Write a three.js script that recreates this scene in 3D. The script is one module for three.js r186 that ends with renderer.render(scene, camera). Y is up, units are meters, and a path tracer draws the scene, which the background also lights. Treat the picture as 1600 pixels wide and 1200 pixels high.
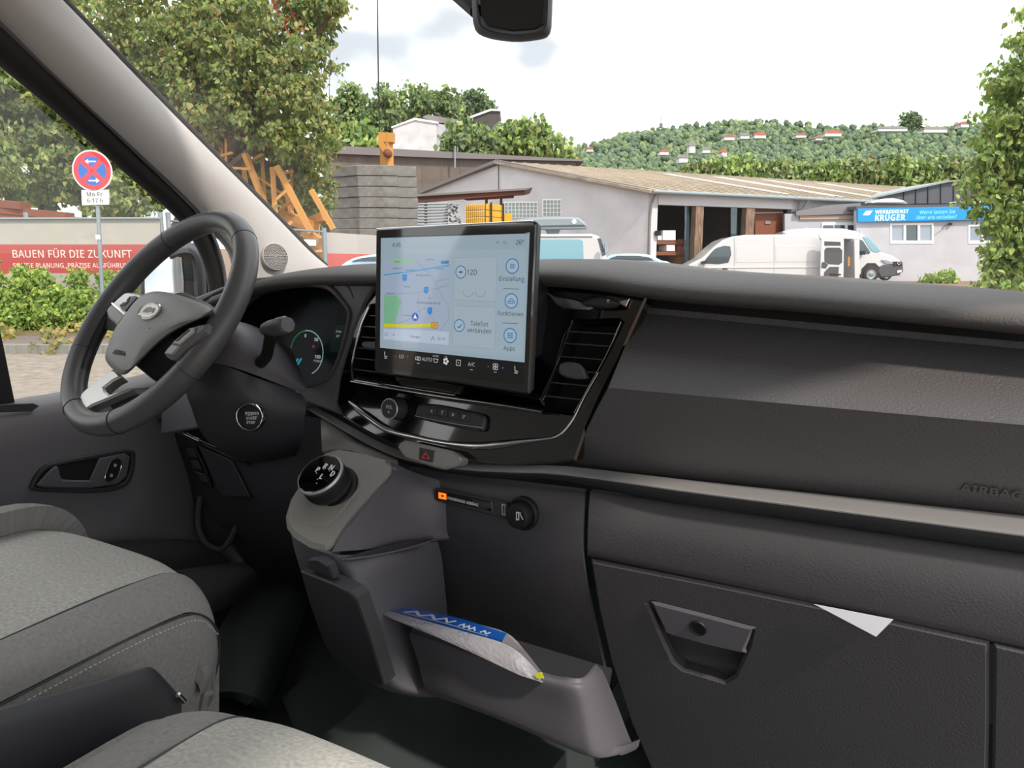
import * as THREE from 'three';
import { RoundedBoxGeometry } from 'three/addons/geometries/RoundedBoxGeometry.js';
import { TextGeometry } from 'three/addons/geometries/TextGeometry.js';
import { FontLoader } from 'three/addons/loaders/FontLoader.js';
import { mergeGeometries as mergeRaw, toCreasedNormals } from 'three/addons/utils/BufferGeometryUtils.js';
import { ImprovedNoise } from 'three/addons/math/ImprovedNoise.js';
import { RectAreaLightUniformsLib } from 'three/addons/lights/RectAreaLightUniformsLib.js';

const V3 = THREE.Vector3, R = Math.PI / 180;
const scene = new THREE.Scene();

// ---------- camera ----------
const FOCAL = 1170, YAW = 30 * R, PITCH = Math.atan(215 / 1170), EYE = new V3(0, 1.62, 0);
const camera = new THREE.PerspectiveCamera(2 * Math.atan(600 / FOCAL) / R, 1600 / 1200, 0.05, 2000);
camera.position.copy(EYE);
camera.rotation.order = 'YXZ';
camera.rotation.set(-PITCH, YAW, 0);
scene.add(camera);

// ---------- sky: thin bright overcast, the same all round ----------
const noise = new ImprovedNoise();
function fbm(x, y, z, n = 4) { let a = 0, s = 0.5, f = 1; for (let i = 0; i < n; i++) { a += s * noise.noise(x * f, y * f, z * f); s *= 0.5; f *= 2.03; } return a; }
{
  const w = 1024, h = 512, d = new Float32Array(w * h * 4);
  for (let j = 0; j < h; j++) for (let i = 0; i < w; i++) {
    const el = ((j + 0.5) / h - 0.5) * Math.PI, az = ((i + 0.5) / w - 0.5) * 2 * Math.PI;
    const x = Math.cos(el) * Math.cos(az), y = Math.sin(el), z = Math.cos(el) * Math.sin(az);
    const c = fbm(x * 3.2 + 70.81, y * 6.5 + 2, z * 3.2 + 4, 5);
    const t = THREE.MathUtils.smoothstep(c, -0.06, 0.18);          // grey-blue cloud bases and gaps
    const k = (j * w + i) * 4;
    d[k] = 1.24 - 0.80 * t; d[k + 1] = 1.25 - 0.775 * t; d[k + 2] = 1.25 - 0.74 * t; d[k + 3] = 1;
  }
  const tex = new THREE.DataTexture(d, w, h, THREE.RGBAFormat, THREE.FloatType);
  tex.mapping = THREE.EquirectangularReflectionMapping; tex.magFilter = THREE.LinearFilter; tex.minFilter = THREE.LinearFilter; tex.needsUpdate = true;
  scene.background = tex; scene.environment = tex;
}
// ---------- veiled sun on the right, reaching in through the open passenger doorway ----------
const sun = new THREE.DirectionalLight(0xfff4e6, 2.2);
sun.position.set(34, 39, 6); sun.target.position.set(0, 1, -7);
sun.castShadow = true; sun.shadow.radius = 7; sun.shadow.mapSize.set(4096, 4096);
Object.assign(sun.shadow.camera, { left: -60, right: 60, top: 60, bottom: -60, near: 1, far: 160 });
scene.add(sun, sun.target);

const renderer = new THREE.WebGLRenderer({ antialias: true });
renderer.toneMapping = THREE.LinearToneMapping;
renderer.toneMappingExposure = 1.85;
renderer.shadowMap.enabled = true;

// ---------- helpers ----------
function mergeGeometries(a) { return mergeRaw(a.map((g) => { const q = g.index ? g.toNonIndexed() : g; if (!q.attributes.uv) q.setAttribute('uv', new THREE.Float32BufferAttribute(new Float32Array(q.attributes.position.count * 2), 2)); for (const k of Object.keys(q.attributes)) if (!['position', 'normal', 'uv'].includes(k)) q.deleteAttribute(k); return q; })); }
let seed = 12345;
const rnd = () => { seed = (seed * 1664525 + 1013904223) >>> 0; return seed / 4294967296; };
const rr = (a, b) => a + (b - a) * rnd();
function ray(px, py) {
  const r = (px - 800) / FOCAL, u = (600 - py) / FOCAL, cp = Math.cos(PITCH), sp = Math.sin(PITCH);
  const y = u * cp - sp, d = cp + u * sp;
  return new V3(r * Math.cos(YAW) - d * Math.sin(YAW), y, -(d * Math.cos(YAW) + r * Math.sin(YAW)));
}
const along = (v, t) => EYE.clone().addScaledVector(v, t);
const pD = (px, py, D) => { const v = ray(px, py); return along(v, D / -v.z); };          // at distance D ahead in the van
const pX = (px, py, X) => { const v = ray(px, py); return along(v, X / v.x); };           // on the plane x = X
const pY = (px, py, Y) => { const v = ray(px, py); return along(v, (Y - EYE.y) / v.y); }; // at height Y
const FW = new V3(-Math.sin(YAW), 0, -Math.cos(YAW)), RT = new V3(Math.cos(YAW), 0, -Math.sin(YAW));
const pC = (px, py, d) => { const v = ray(px, py); return along(v, d / v.dot(FW)); };     // outdoors, d metres off
const G = (r, d, y = 0) => new V3(0, y, 0).addScaledVector(RT, r).addScaledVector(FW, d);
// a plane to build on: through two points, level sideways; returns (px, py, proud) => point
function planeOf(o, n) {
  n = n.clone().normalize(); if (n.dot(EYE.clone().sub(o)) < 0) n.negate();
  const f = (px, py, off = 0) => { const v = ray(px, py), q = o.clone().addScaledVector(n, off); return along(v, q.clone().sub(EYE).dot(n) / v.dot(n)); };
  f.n = n; f.o = o; f.up = new V3(0, 1, 0).addScaledVector(n, -n.y).normalize(); f.right = f.up.clone().cross(n);
  return f;
}
const planeLat = (a, b) => { const p = pD(...a), q = pD(...b); return planeOf(p, q.clone().sub(p).cross(new V3(1, 0, 0))); };
const planeX = (X) => planeOf(new V3(X, 1, 0), new V3(1, 0, 0));
const planeC = (d, o = 0) => planeOf(G(0, d, 0), FW.clone().negate().addScaledVector(RT, o));

const names = new Map();
const numbered = (n) => { const k = names.get(n) || 0; names.set(n, k + 1); return k ? n + '_' + String(k).padStart(3, '0') : n; };
function thing(name, at, label, category, group, kind) {
  const o = new THREE.Group(); o.name = numbered(name); o.position.copy(at); scene.add(o);
  o.userData = { label, category }; if (group) o.userData.group = group; if (kind) o.userData.kind = kind;
  return o;
}
function part(name, geo, m, parent, label) {   // geometry in world coordinates
  const off = new V3(); for (let p = parent; p && p !== scene; p = p.parent) off.add(p.position);
  geo.translate(-off.x, -off.y, -off.z);
  const o = new THREE.Mesh(geo, m); o.name = parent === scene ? numbered(name) : name; o.castShadow = o.receiveShadow = true;
  if (label) o.userData.label = label;
  parent.add(o); return o;
}
function single(name, geo, m, label, category, group) {
  geo.computeBoundingBox(); const b = geo.boundingBox, c = new V3((b.min.x + b.max.x) / 2, b.min.y, (b.min.z + b.max.z) / 2);
  geo.translate(-c.x, -c.y, -c.z);
  const o = new THREE.Mesh(geo, m); o.name = numbered(name); o.position.copy(c); o.castShadow = o.receiveShadow = true;
  o.userData = { label, category }; if (group) o.userData.group = group; scene.add(o); return o;
}
function structure(name, geo, m, label, category) { const o = single(name, geo, m, label, category); o.userData.kind = 'structure'; return o; }

const cr = (pts, n, closed = false, tension = 0.5) => { if (pts.length < 3 && !closed) { const out = []; for (let i = 0; i <= n; i++) out.push(pts[0].clone().lerp(pts[1], i / n)); return out; } return new THREE.CatmullRomCurve3(pts, closed, 'catmullrom', tension).getPoints(n); };
function finish(pos, idx, uv, crease = 0.6) {
  let g = new THREE.BufferGeometry();
  g.setAttribute('position', new THREE.Float32BufferAttribute(pos, 3));
  if (uv) g.setAttribute('uv', new THREE.Float32BufferAttribute(uv, 2));
  g.setIndex(idx); g.scale(500, 500, 500); g = toCreasedNormals(g, crease); g.scale(0.002, 0.002, 0.002); return g;
}
// a smooth sheet with thickness through rows of points
function patch(rows, { t = 0.006, k = 5, crease = 0.6, flip = false, uv01 = false } = {}) {
  const nu = (rows[0].length - 1) * k, nv = (rows.length - 1) * k;
  const a = rows.map((r) => cr(r, nu)), grid = [];
  for (let i = 0; i <= nu; i++) grid.push(cr(a.map((r) => r[i]), nv));
  const P = (i, j) => grid[i][j], pos = [], uv = [], idx = [], nrm = [];
  for (let i = 0; i <= nu; i++) for (let j = 0; j <= nv; j++) {
    const du = P(Math.min(i + 1, nu), j).clone().sub(P(Math.max(i - 1, 0), j)), dv = P(i, Math.min(j + 1, nv)).clone().sub(P(i, Math.max(j - 1, 0)));
    nrm.push(du.cross(dv).normalize());
  }
  const mid = P(nu >> 1, nv >> 1), mn = nrm[(nu >> 1) * (nv + 1) + (nv >> 1)];
  let s = mn.dot(EYE.clone().sub(mid)) > 0 ? 1 : -1; if (flip) s = -s;
  const id = (i, j, b) => b * (nu + 1) * (nv + 1) + i * (nv + 1) + j;
  for (let b = 0; b < 2; b++) for (let i = 0, x = 0; i <= nu; i++) { for (let j = 0, y = 0; j <= nv; j++) {
    const p = P(i, j).clone(); if (b) p.addScaledVector(nrm[i * (nv + 1) + j], -s * t); pos.push(p.x, p.y, p.z);
    if (j) y += P(nu >> 1, j).distanceTo(P(nu >> 1, j - 1)); if (i && !j) x += P(i, nv >> 1).distanceTo(P(i - 1, nv >> 1));
    uv.push(uv01 ? i / nu : x, uv01 ? 1 - j / nv : -y);
  } }
  const quad = (a, b, c, d) => { if (s > 0) idx.push(a, b, c, a, c, d); else idx.push(a, c, b, a, d, c); };
  for (let i = 0; i < nu; i++) for (let j = 0; j < nv; j++) {
    quad(id(i, j, 0), id(i + 1, j, 0), id(i + 1, j + 1, 0), id(i, j + 1, 0));
    if (t) quad(id(i, j, 1), id(i, j + 1, 1), id(i + 1, j + 1, 1), id(i + 1, j, 1));
  }
  if (t) {
    for (let i = 0; i < nu; i++) { quad(id(i, 0, 1), id(i + 1, 0, 1), id(i + 1, 0, 0), id(i, 0, 0)); quad(id(i, nv, 0), id(i + 1, nv, 0), id(i + 1, nv, 1), id(i, nv, 1)); }
    for (let j = 0; j < nv; j++) { quad(id(0, j, 0), id(0, j + 1, 0), id(0, j + 1, 1), id(0, j, 1)); quad(id(nu, j, 1), id(nu, j + 1, 1), id(nu, j + 1, 0), id(nu, j, 0)); }
  }
  return finish(pos, idx, uv, crease);
}
const dRow = (a) => a.map((p) => pD(...p));
// a bevelled plate: outline in picture coordinates laid on a plane of the place
function plate(pts, pl, { t = 0.01, off = 0, bevel = 0.0015, smooth = 0, holes = [], crease = 0.5, box = null } = {}) {
  const to2 = (p) => { const q = pl(p[0], p[1], off).sub(pl.o); return new THREE.Vector2(q.dot(pl.right), q.dot(pl.up)); };
  const ring = (a) => { let v = a.map(to2); if (smooth) v = new THREE.SplineCurve([...v, v[0]]).getPoints(v.length * smooth).slice(0, -1); return v; };
  return plate2(ring(pts), pl, { t, off, bevel, holes: holes.map(ring), crease, box });
}
function plate2(outer, pl, { t = 0.01, off = 0, bevel = 0.0015, holes = [], crease = 0.5, box = null } = {}) {
  const O = pl.o.clone().addScaledVector(pl.n, off), W = (v, h) => O.clone().addScaledVector(pl.right, v.x).addScaledVector(pl.up, v.y).addScaledVector(pl.n, h);
  if (THREE.ShapeUtils.isClockWise(outer)) outer = outer.slice().reverse();
  holes = holes.map((h) => THREE.ShapeUtils.isClockWise(h) ? h : h.slice().reverse());
  const inset = (a, b) => a.map((p, i) => {
    const q = a[(i + a.length - 1) % a.length], r = a[(i + 1) % a.length];
    const d1 = p.clone().sub(q).normalize(), d2 = r.clone().sub(p).normalize(), n = new THREE.Vector2(-d1.y - d2.y, d1.x + d2.x);
    const l = n.length(); if (l < 1e-6) return p.clone(); n.divideScalar(l);
    return p.clone().addScaledVector(n, b / Math.max(0.45, l / 2));
  });
  const io = inset(outer, bevel), ih = holes.map((h) => inset(h, bevel)), pos = [], uv = [], idx = [];
  const push = (v, h) => { const p = W(v, h); pos.push(p.x, p.y, p.z); if (box) uv.push((v.x - box[0]) / (box[2] - box[0]), (v.y - box[1]) / (box[3] - box[1])); else uv.push(v.x, v.y); return pos.length / 3 - 1; };
  const all = [io, ...ih].flat(), f0 = all.map((v) => push(v, 0));
  const tri = THREE.ShapeUtils.triangulateShape(io, ih);
  for (const [a, b, c] of tri) idx.push(f0[a], f0[b], f0[c]);
  const b0 = all.map((v) => push(v, -t)); for (const [a, b, c] of tri) idx.push(b0[a], b0[c], b0[b]);
  const wall = (A, B, hA, hB) => { const n = A.length, a = A.map((v) => push(v, hA)), b = B.map((v) => push(v, hB)); for (let i = 0; i < n; i++) { const j = (i + 1) % n; idx.push(a[i], b[i], b[j], a[i], b[j], a[j]); } };
  [[io, outer], ...ih.map((h, i) => [h, holes[i]])].forEach(([I, Q]) => { wall(I, Q, 0, -Math.min(bevel, t / 2)); wall(Q, I, -Math.min(bevel, t / 2), -t); });
  return finish(pos, idx, uv, crease);
}
// rod of changing radius through points
function rod(pts, radii, { n = 24, sides = 10, flat = 1, up = null } = {}) {
  const c = pts.length > 2 ? new THREE.CatmullRomCurve3(pts) : new THREE.LineCurve3(pts[0], pts[1]);
  const rad = (u) => { if (typeof radii === 'number') return radii; const x = u * (radii.length - 1), i = Math.min(radii.length - 2, Math.floor(x)); return radii[i] + (radii[i + 1] - radii[i]) * (x - i); };
  const pos = [], idx = []; let N = null;
  for (let i = 0; i <= n; i++) {
    const u = i / n, p = pts.length > 2 ? c.getPoint(u) : c.getPoint(u), T = c.getTangent(u);
    if (up) N = up.clone().addScaledVector(T, -up.dot(T)).normalize();
    else if (!N) { N = (Math.abs(T.y) < 0.9 ? new V3(0, 1, 0) : new V3(1, 0, 0)); N.addScaledVector(T, -N.dot(T)).normalize(); } else N.addScaledVector(T, -N.dot(T)).normalize();
    const B = T.clone().cross(N), r = rad(u);
    for (let s = 0; s < sides; s++) { const a = s / sides * 2 * Math.PI, q = p.clone().addScaledVector(N, Math.cos(a) * r * flat).addScaledVector(B, Math.sin(a) * r); pos.push(q.x, q.y, q.z); }
  }
  for (let i = 0; i < n; i++) for (let s = 0; s < sides; s++) { const a = i * sides + s, b = i * sides + (s + 1) % sides; idx.push(a, b, b + sides, a, b + sides, a + sides); }
  for (const e of [0, n]) { const c0 = pos.length / 3, p = c.getPoint(e / n); pos.push(p.x, p.y, p.z); for (let s = 0; s < sides; s++) { const a = e * sides + s, b = e * sides + (s + 1) % sides; if (e) idx.push(c0, a, b); else idx.push(c0, b, a); } }
  const uv = new Float32Array(pos.length / 3 * 2); for (let i = 0; i < uv.length / 2; i++) { uv[2 * i] = pos[3 * i]; uv[2 * i + 1] = pos[3 * i + 1]; }
  return finish(pos, idx, uv, sides > 6 ? 0.9 : 0.5);
}
function frame(geo, o, x, y, z) { geo.applyMatrix4(new THREE.Matrix4().makeBasis(x, y, z).setPosition(o)); return geo; }
function bar(a, b, w, h, up = new V3(0, 1, 0), r = 0) {   // box from a to b
  const x = b.clone().sub(a), L = x.length(); x.normalize(); const z = x.clone().cross(up).normalize(), y = z.clone().cross(x);
  const g = r ? new RoundedBoxGeometry(L, h, w, 2, r) : new THREE.BoxGeometry(L, h, w);
  return frame(g, a.clone().lerp(b, 0.5), x, y, z);
}
function lathe(profile, o, axis, seg = 32) { const g = new THREE.LatheGeometry(profile.map((p) => new THREE.Vector2(...p)), seg); const y = axis.clone().normalize(), x = new V3(1, 0, 0).addScaledVector(y, -y.x).normalize(), z = x.clone().cross(y); return frame(g, o, x, y, z); }
const boxAt = (w, h, d, x, y, z, r = 0) => (r ? new RoundedBoxGeometry(w, h, d, 3, r) : new THREE.BoxGeometry(w, h, d)).translate(x, y, z);

// ---------- textures ----------
function dataTex(n, f, srgb) {
  const d = new Uint8Array(n * n * 4);
  for (let j = 0; j < n; j++) for (let i = 0; i < n; i++) { const c = f(i / n, j / n), k = (j * n + i) * 4; for (let q = 0; q < 3; q++) d[k + q] = Math.max(0, Math.min(255, 255 * (Array.isArray(c) ? c[q] : c))); d[k + 3] = 255; }
  const t = new THREE.DataTexture(d, n, n); t.wrapS = t.wrapT = THREE.RepeatWrapping; t.magFilter = THREE.LinearFilter; t.minFilter = THREE.LinearMipmapLinearFilter; t.generateMipmaps = true;
  if (srgb) t.colorSpace = THREE.SRGBColorSpace; t.needsUpdate = true; return t;
}
const tile = (u, v, f, z, n = 3) => { const s = (x, y) => fbm(x * f, y * f, z, n); const a = u, b = v; return (s(u, v) * (1 - a) + s(u - 1, v) * a) * (1 - b) + (s(u, v - 1) * (1 - a) + s(u - 1, v - 1) * a) * b; };
const rep = (t, x, y = x) => { const c = t.clone(); c.repeat.set(x, y); c.needsUpdate = true; return c; };
const texLeather = dataTex(256, (u, v) => 0.5 + 0.9 * tile(u, v, 24, 3, 3));
const texFine = dataTex(256, (u, v) => 0.5 + 0.9 * tile(u, v, 50, 9, 2));
const texWeave = dataTex(256, (u, v) => { const a = Math.sin(u * Math.PI * 64) * Math.sin(v * Math.PI * 64); return 0.5 + 0.25 * a + 0.5 * tile(u, v, 30, 5, 2); });
const tint = (f, z, amp, base) => dataTex(256, (u, v) => { const k = 1 + amp * 2 * tile(u, v, f, z, 5); return base.map((c) => c * k); }, true);
const leatherB = rep(texLeather, 14), fineB = rep(texFine, 20), weaveB = rep(texWeave, 12);
function canvas(w, h, draw) { const c = document.createElement('canvas'); c.width = w; c.height = h; const g = c.getContext('2d'); draw(g, w, h); const t = new THREE.CanvasTexture(c); t.colorSpace = THREE.SRGBColorSpace; return t; }
const M = (o) => new THREE.MeshStandardMaterial(o), MP = (o) => new THREE.MeshPhysicalMaterial(o);
const m = {
  pad: M({ color: 0x474443, roughness: 0.62, bumpMap: leatherB, bumpScale: 0.0006 }),
  skin: M({ color: 0x454347, roughness: 0.55, bumpMap: leatherB, bumpScale: 0.0005 }),
  airbag: M({ color: 0x525051, roughness: 0.52, bumpMap: leatherB, bumpScale: 0.0010 }),
  plastic: M({ color: 0x58565c, roughness: 0.55, bumpMap: fineB, bumpScale: 0.0002 }),
  doorPlastic: M({ color: 0x6c696d, roughness: 0.6, bumpMap: fineB, bumpScale: 0.0002 }),
  darkPlastic: M({ color: 0x323337, roughness: 0.55, bumpMap: fineB, bumpScale: 0.0002 }),
  gearPlastic: M({ color: 0x898682, roughness: 0.42, bumpMap: fineB, bumpScale: 0.0001 }),
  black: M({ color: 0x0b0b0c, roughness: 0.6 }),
  gloss: MP({ color: 0x050506, roughness: 0.07, clearcoat: 1, clearcoatRoughness: 0.03 }),
  chrome: M({ color: 0xd8d4d4, metalness: 1, roughness: 0.16 }),
  satin: M({ color: 0xb2b1b1, metalness: 0.45, roughness: 0.36 }),
  silver: M({ color: 0xc4c2be, metalness: 0.75, roughness: 0.35 }),
  wheelLeather: M({ color: 0x48484a, roughness: 0.40 }),
  hubCover: M({ color: 0x737573, roughness: 0.5, bumpMap: leatherB, bumpScale: 0.0003 }),
  wheelDark: M({ color: 0x141416, roughness: 0.6 }),
  pillar: M({ color: 0xb0adab, roughness: 0.75, bumpMap: fineB, bumpScale: 0.0003 }),
  liner: M({ color: 0xc9c4bc, roughness: 0.95 }),
  rubber: M({ color: 0x111112, roughness: 0.7 }),
  floor: M({ color: 0x3d4444, roughness: 0.6, bumpMap: fineB, bumpScale: 0.0006 }),
  fabric: M({ color: 0xb9b8b4, map: rep(tint(30, 2, 0.16, [0.93, 0.93, 0.92]), 7), roughness: 0.95, bumpMap: weaveB, bumpScale: 0.00025 }),
  fabricDark: M({ color: 0x8f8d8b, map: rep(tint(30, 6, 0.12, [0.95, 0.95, 0.95]), 7), roughness: 0.9, bumpMap: weaveB, bumpScale: 0.00025 }),
  thread: M({ color: 0xb9b8b4, roughness: 0.8 }),
  glass: MP({ color: 0xffffff, transmission: 1, thickness: 0, roughness: 0, ior: 1.45 }),
  slat: M({ color: 0x3c3c3f, roughness: 0.22 }),
  icon: M({ color: 0xd8d8d8, roughness: 0.5 }),
  whitePrint: M({ color: 0xe6e6e6, roughness: 0.6 }),
};
const font = await new FontLoader().loadAsync('fonts/droid/droid_sans_bold.typeface.json');
const fontR = await new FontLoader().loadAsync('fonts/droid/droid_sans_regular.typeface.json');
function text(str, size, depth, pl, px, py, off, f = font, turn = 0) {   // centred on a plane
  const g = new TextGeometry(str, { font: f, size, depth, curveSegments: 3, bevelEnabled: false }); g.computeBoundingBox();
  const b = g.boundingBox; g.translate(-(b.min.x + b.max.x) / 2, -(b.min.y + b.max.y) / 2, 0); if (turn) g.rotateZ(turn);
  return frame(g, pl(px, py, off), pl.right, pl.up, pl.n);
}

// ================= the cab =================
const XL = -1.43, XR = 0.30;
structure('floor', mergeGeometries([boxAt(1.78, 0.06, 4.9, -0.565, 0.75, 0.95), boxAt(0.34, 0.10, 0.9, -0.60, 0.83, -0.98)]), m.floor, 'dark rubber covered cab floor under the seats', 'floor');
structure('wall_front', boxAt(1.86, 0.75, 0.05, -0.565, 1.10, -1.50), m.floor, 'dark bulkhead in front of the footwell', 'wall');
structure('ceiling', boxAt(1.86, 0.05, 4.3, -0.565, 2.23, 1.25), m.liner, 'pale headliner above the seats', 'ceiling');
// unseen body behind the seats, its glazing added to bring more daylight in
const sideWall = (X, z0, posts) => mergeGeometries([boxAt(0.05, 0.62, 3.4 - z0, X, 1.01, (3.4 + z0) / 2), boxAt(0.05, 0.12, 4.3, X, 2.16, 1.25), ...posts.map((z) => boxAt(0.05, 0.80, 0.11, X, 1.70, z))]);
structure('wall_left', sideWall(XL - 0.06, 0.02, [0.07, 1.25, 2.35, 3.34]), m.pillar, 'pale left body side with pillars behind the driver door', 'wall');
structure('wall_right', sideWall(XR + 0.04, 0.50, [0.55, 1.45, 2.40, 3.34]), m.pillar, 'pale right body side behind the open passenger doorway', 'wall');
structure('wall_back', mergeGeometries([boxAt(1.74, 0.62, 0.05, -0.565, 1.01, 3.42), boxAt(1.74, 0.12, 0.05, -0.565, 2.16, 3.42), boxAt(0.12, 0.8, 0.05, -0.565, 1.70, 3.42)]), m.pillar, 'unseen rear doors with two windows added for daylight', 'wall');
structure('window_3', new THREE.PlaneGeometry(3.3, 0.8).rotateY(Math.PI / 2).translate(XL - 0.07, 1.71, 1.7), m.glass, 'unseen left rear body glazing added for daylight', 'window');
structure('window_4', new THREE.PlaneGeometry(2.8, 0.8).rotateY(Math.PI / 2).translate(XR + 0.05, 1.71, 1.95), m.glass, 'unseen right rear body glazing added for daylight', 'window');
structure('window_5', new THREE.PlaneGeometry(1.74, 0.8).translate(-0.565, 1.71, 3.43), m.glass, 'unseen rear door glazing added for daylight', 'window');
structure('wheel_arch_wall', boxAt(0.05, 0.85, 0.42, XR + 0.04, 1.14, -1.3), m.darkPlastic, 'dark panel beside the passenger footwell', 'wall');

// windscreen: bowed glass between the two front pillars
{
  const lo = pX(497, 409, XL), hi = pX(97, 1, XL), dir = hi.clone().sub(lo);
  const row = (k, bow) => [0, 0.25, 0.5, 0.75, 1].map((u) => { const p = lo.clone().addScaledVector(dir, k); return new V3(XL + (XR - XL + 0.02) * u, p.y, p.z - bow * 4 * u * (1 - u)); });
  structure('window_1', patch([row(-0.12, 0.10), row(0.4, 0.09), row(0.9, 0.07), row(1.36, 0.05)], { t: 0, k: 6 }), m.glass, 'wide windscreen in front of the dashboard', 'windscreen');
}
// front pillars
{
  const P = (x, y, X) => pX(x, y, X);
  const rowsL = [
    [P(-202, -138, -1.47), P(-150, -140, -1.40), P(-95, -132, -1.37), P(-55, -142, -1.39), P(-46, -146, -1.45)],
    [P(-72, -8, -1.47), P(-35, -16, -1.40), P(25, -12, -1.37), P(84, -10, -1.39), P(90, -5, -1.45)],
    [P(78, 136, -1.47), P(105, 122, -1.40), P(160, 112, -1.37), P(212, 122, -1.39), P(218, 125, -1.45)],
    [P(193, 243, -1.47), P(222, 230, -1.40), P(275, 222, -1.37), P(324, 235, -1.39), P(330, 239, -1.45)],
    [P(288, 332, -1.47), P(318, 322, -1.40), P(372, 318, -1.37), P(418, 328, -1.39), P(424, 333, -1.45)],
    [P(350, 385, -1.45), P(365, 388, -1.40), P(420, 385, -1.36), P(478, 391, -1.38), P(485, 395, -1.45)],
    [P(366, 440, -1.45), P(378, 440, -1.40), P(440, 432, -1.35), P(520, 430, -1.37), P(530, 436, -1.45)],
    [P(372, 500, -1.45), P(385, 500, -1.40), P(450, 480, -1.35), P(540, 470, -1.37), P(550, 476, -1.45)],
  ];
  const t1 = thing('trim_1', new V3(XL, 1.5, -1.2), 'pale grey front pillar trim beside the driver window', 'pillar', null, 'structure');
  part('pillar_cover', patch(rowsL, { t: 0.004, k: 5, crease: 1.2 }), m.pillar, t1);
  const mir = rowsL.map((r) => r.map((p) => new V3(XR + XL - p.x, p.y, p.z)));
  structure('trim_2', patch(mir, { t: 0.004, k: 3, crease: 1.2, flip: true }), m.pillar, 'pale front pillar trim at the passenger doorway', 'pillar');
  // tweeter grille on the pillar foot
  const tp = planeOf(P(430, 401, -1.352), new V3(1, 0.22, 0.30));
  const sp = part('speaker_grille', lathe([[0, 0.003], [0.030, 0.0025], [0.0318, 0], [0.0318, -0.02]], tp(430, 401, 0.004), tp.n, 40), m.pillar, t1, 'round perforated tweeter grille');
  const holes = [];
  for (let ring = 1; ring < 9; ring++) for (let i = 0; i < ring * 6; i++) { const a = i / (ring * 6) * 2 * Math.PI, r = ring * 0.0035; holes.push(lathe([[0, 0.0034], [0.0013, 0.0036], [0.0013, 0.0020]], tp(430, 401, 0.004).addScaledVector(tp.right, r * Math.cos(a)).addScaledVector(tp.up, r * Math.sin(a)), tp.n, 6)); }
  const gh = part('perforation', mergeGeometries(holes), m.rubber, sp); gh.userData.kind = 'stuff';
  // black edge along the glass
  part('glass_edge', rod([P(-46, -146, -1.448), P(90, -5, -1.448), P(218, 125, -1.448), P(330, 239, -1.448), P(424, 333, -1.448), P(485, 395, -1.448), P(505, 415, -1.448)].map((p) => p.add(new V3(0.004, 0, -0.006))), 0.006, { n: 40 }), m.rubber, t1);
}
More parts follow.
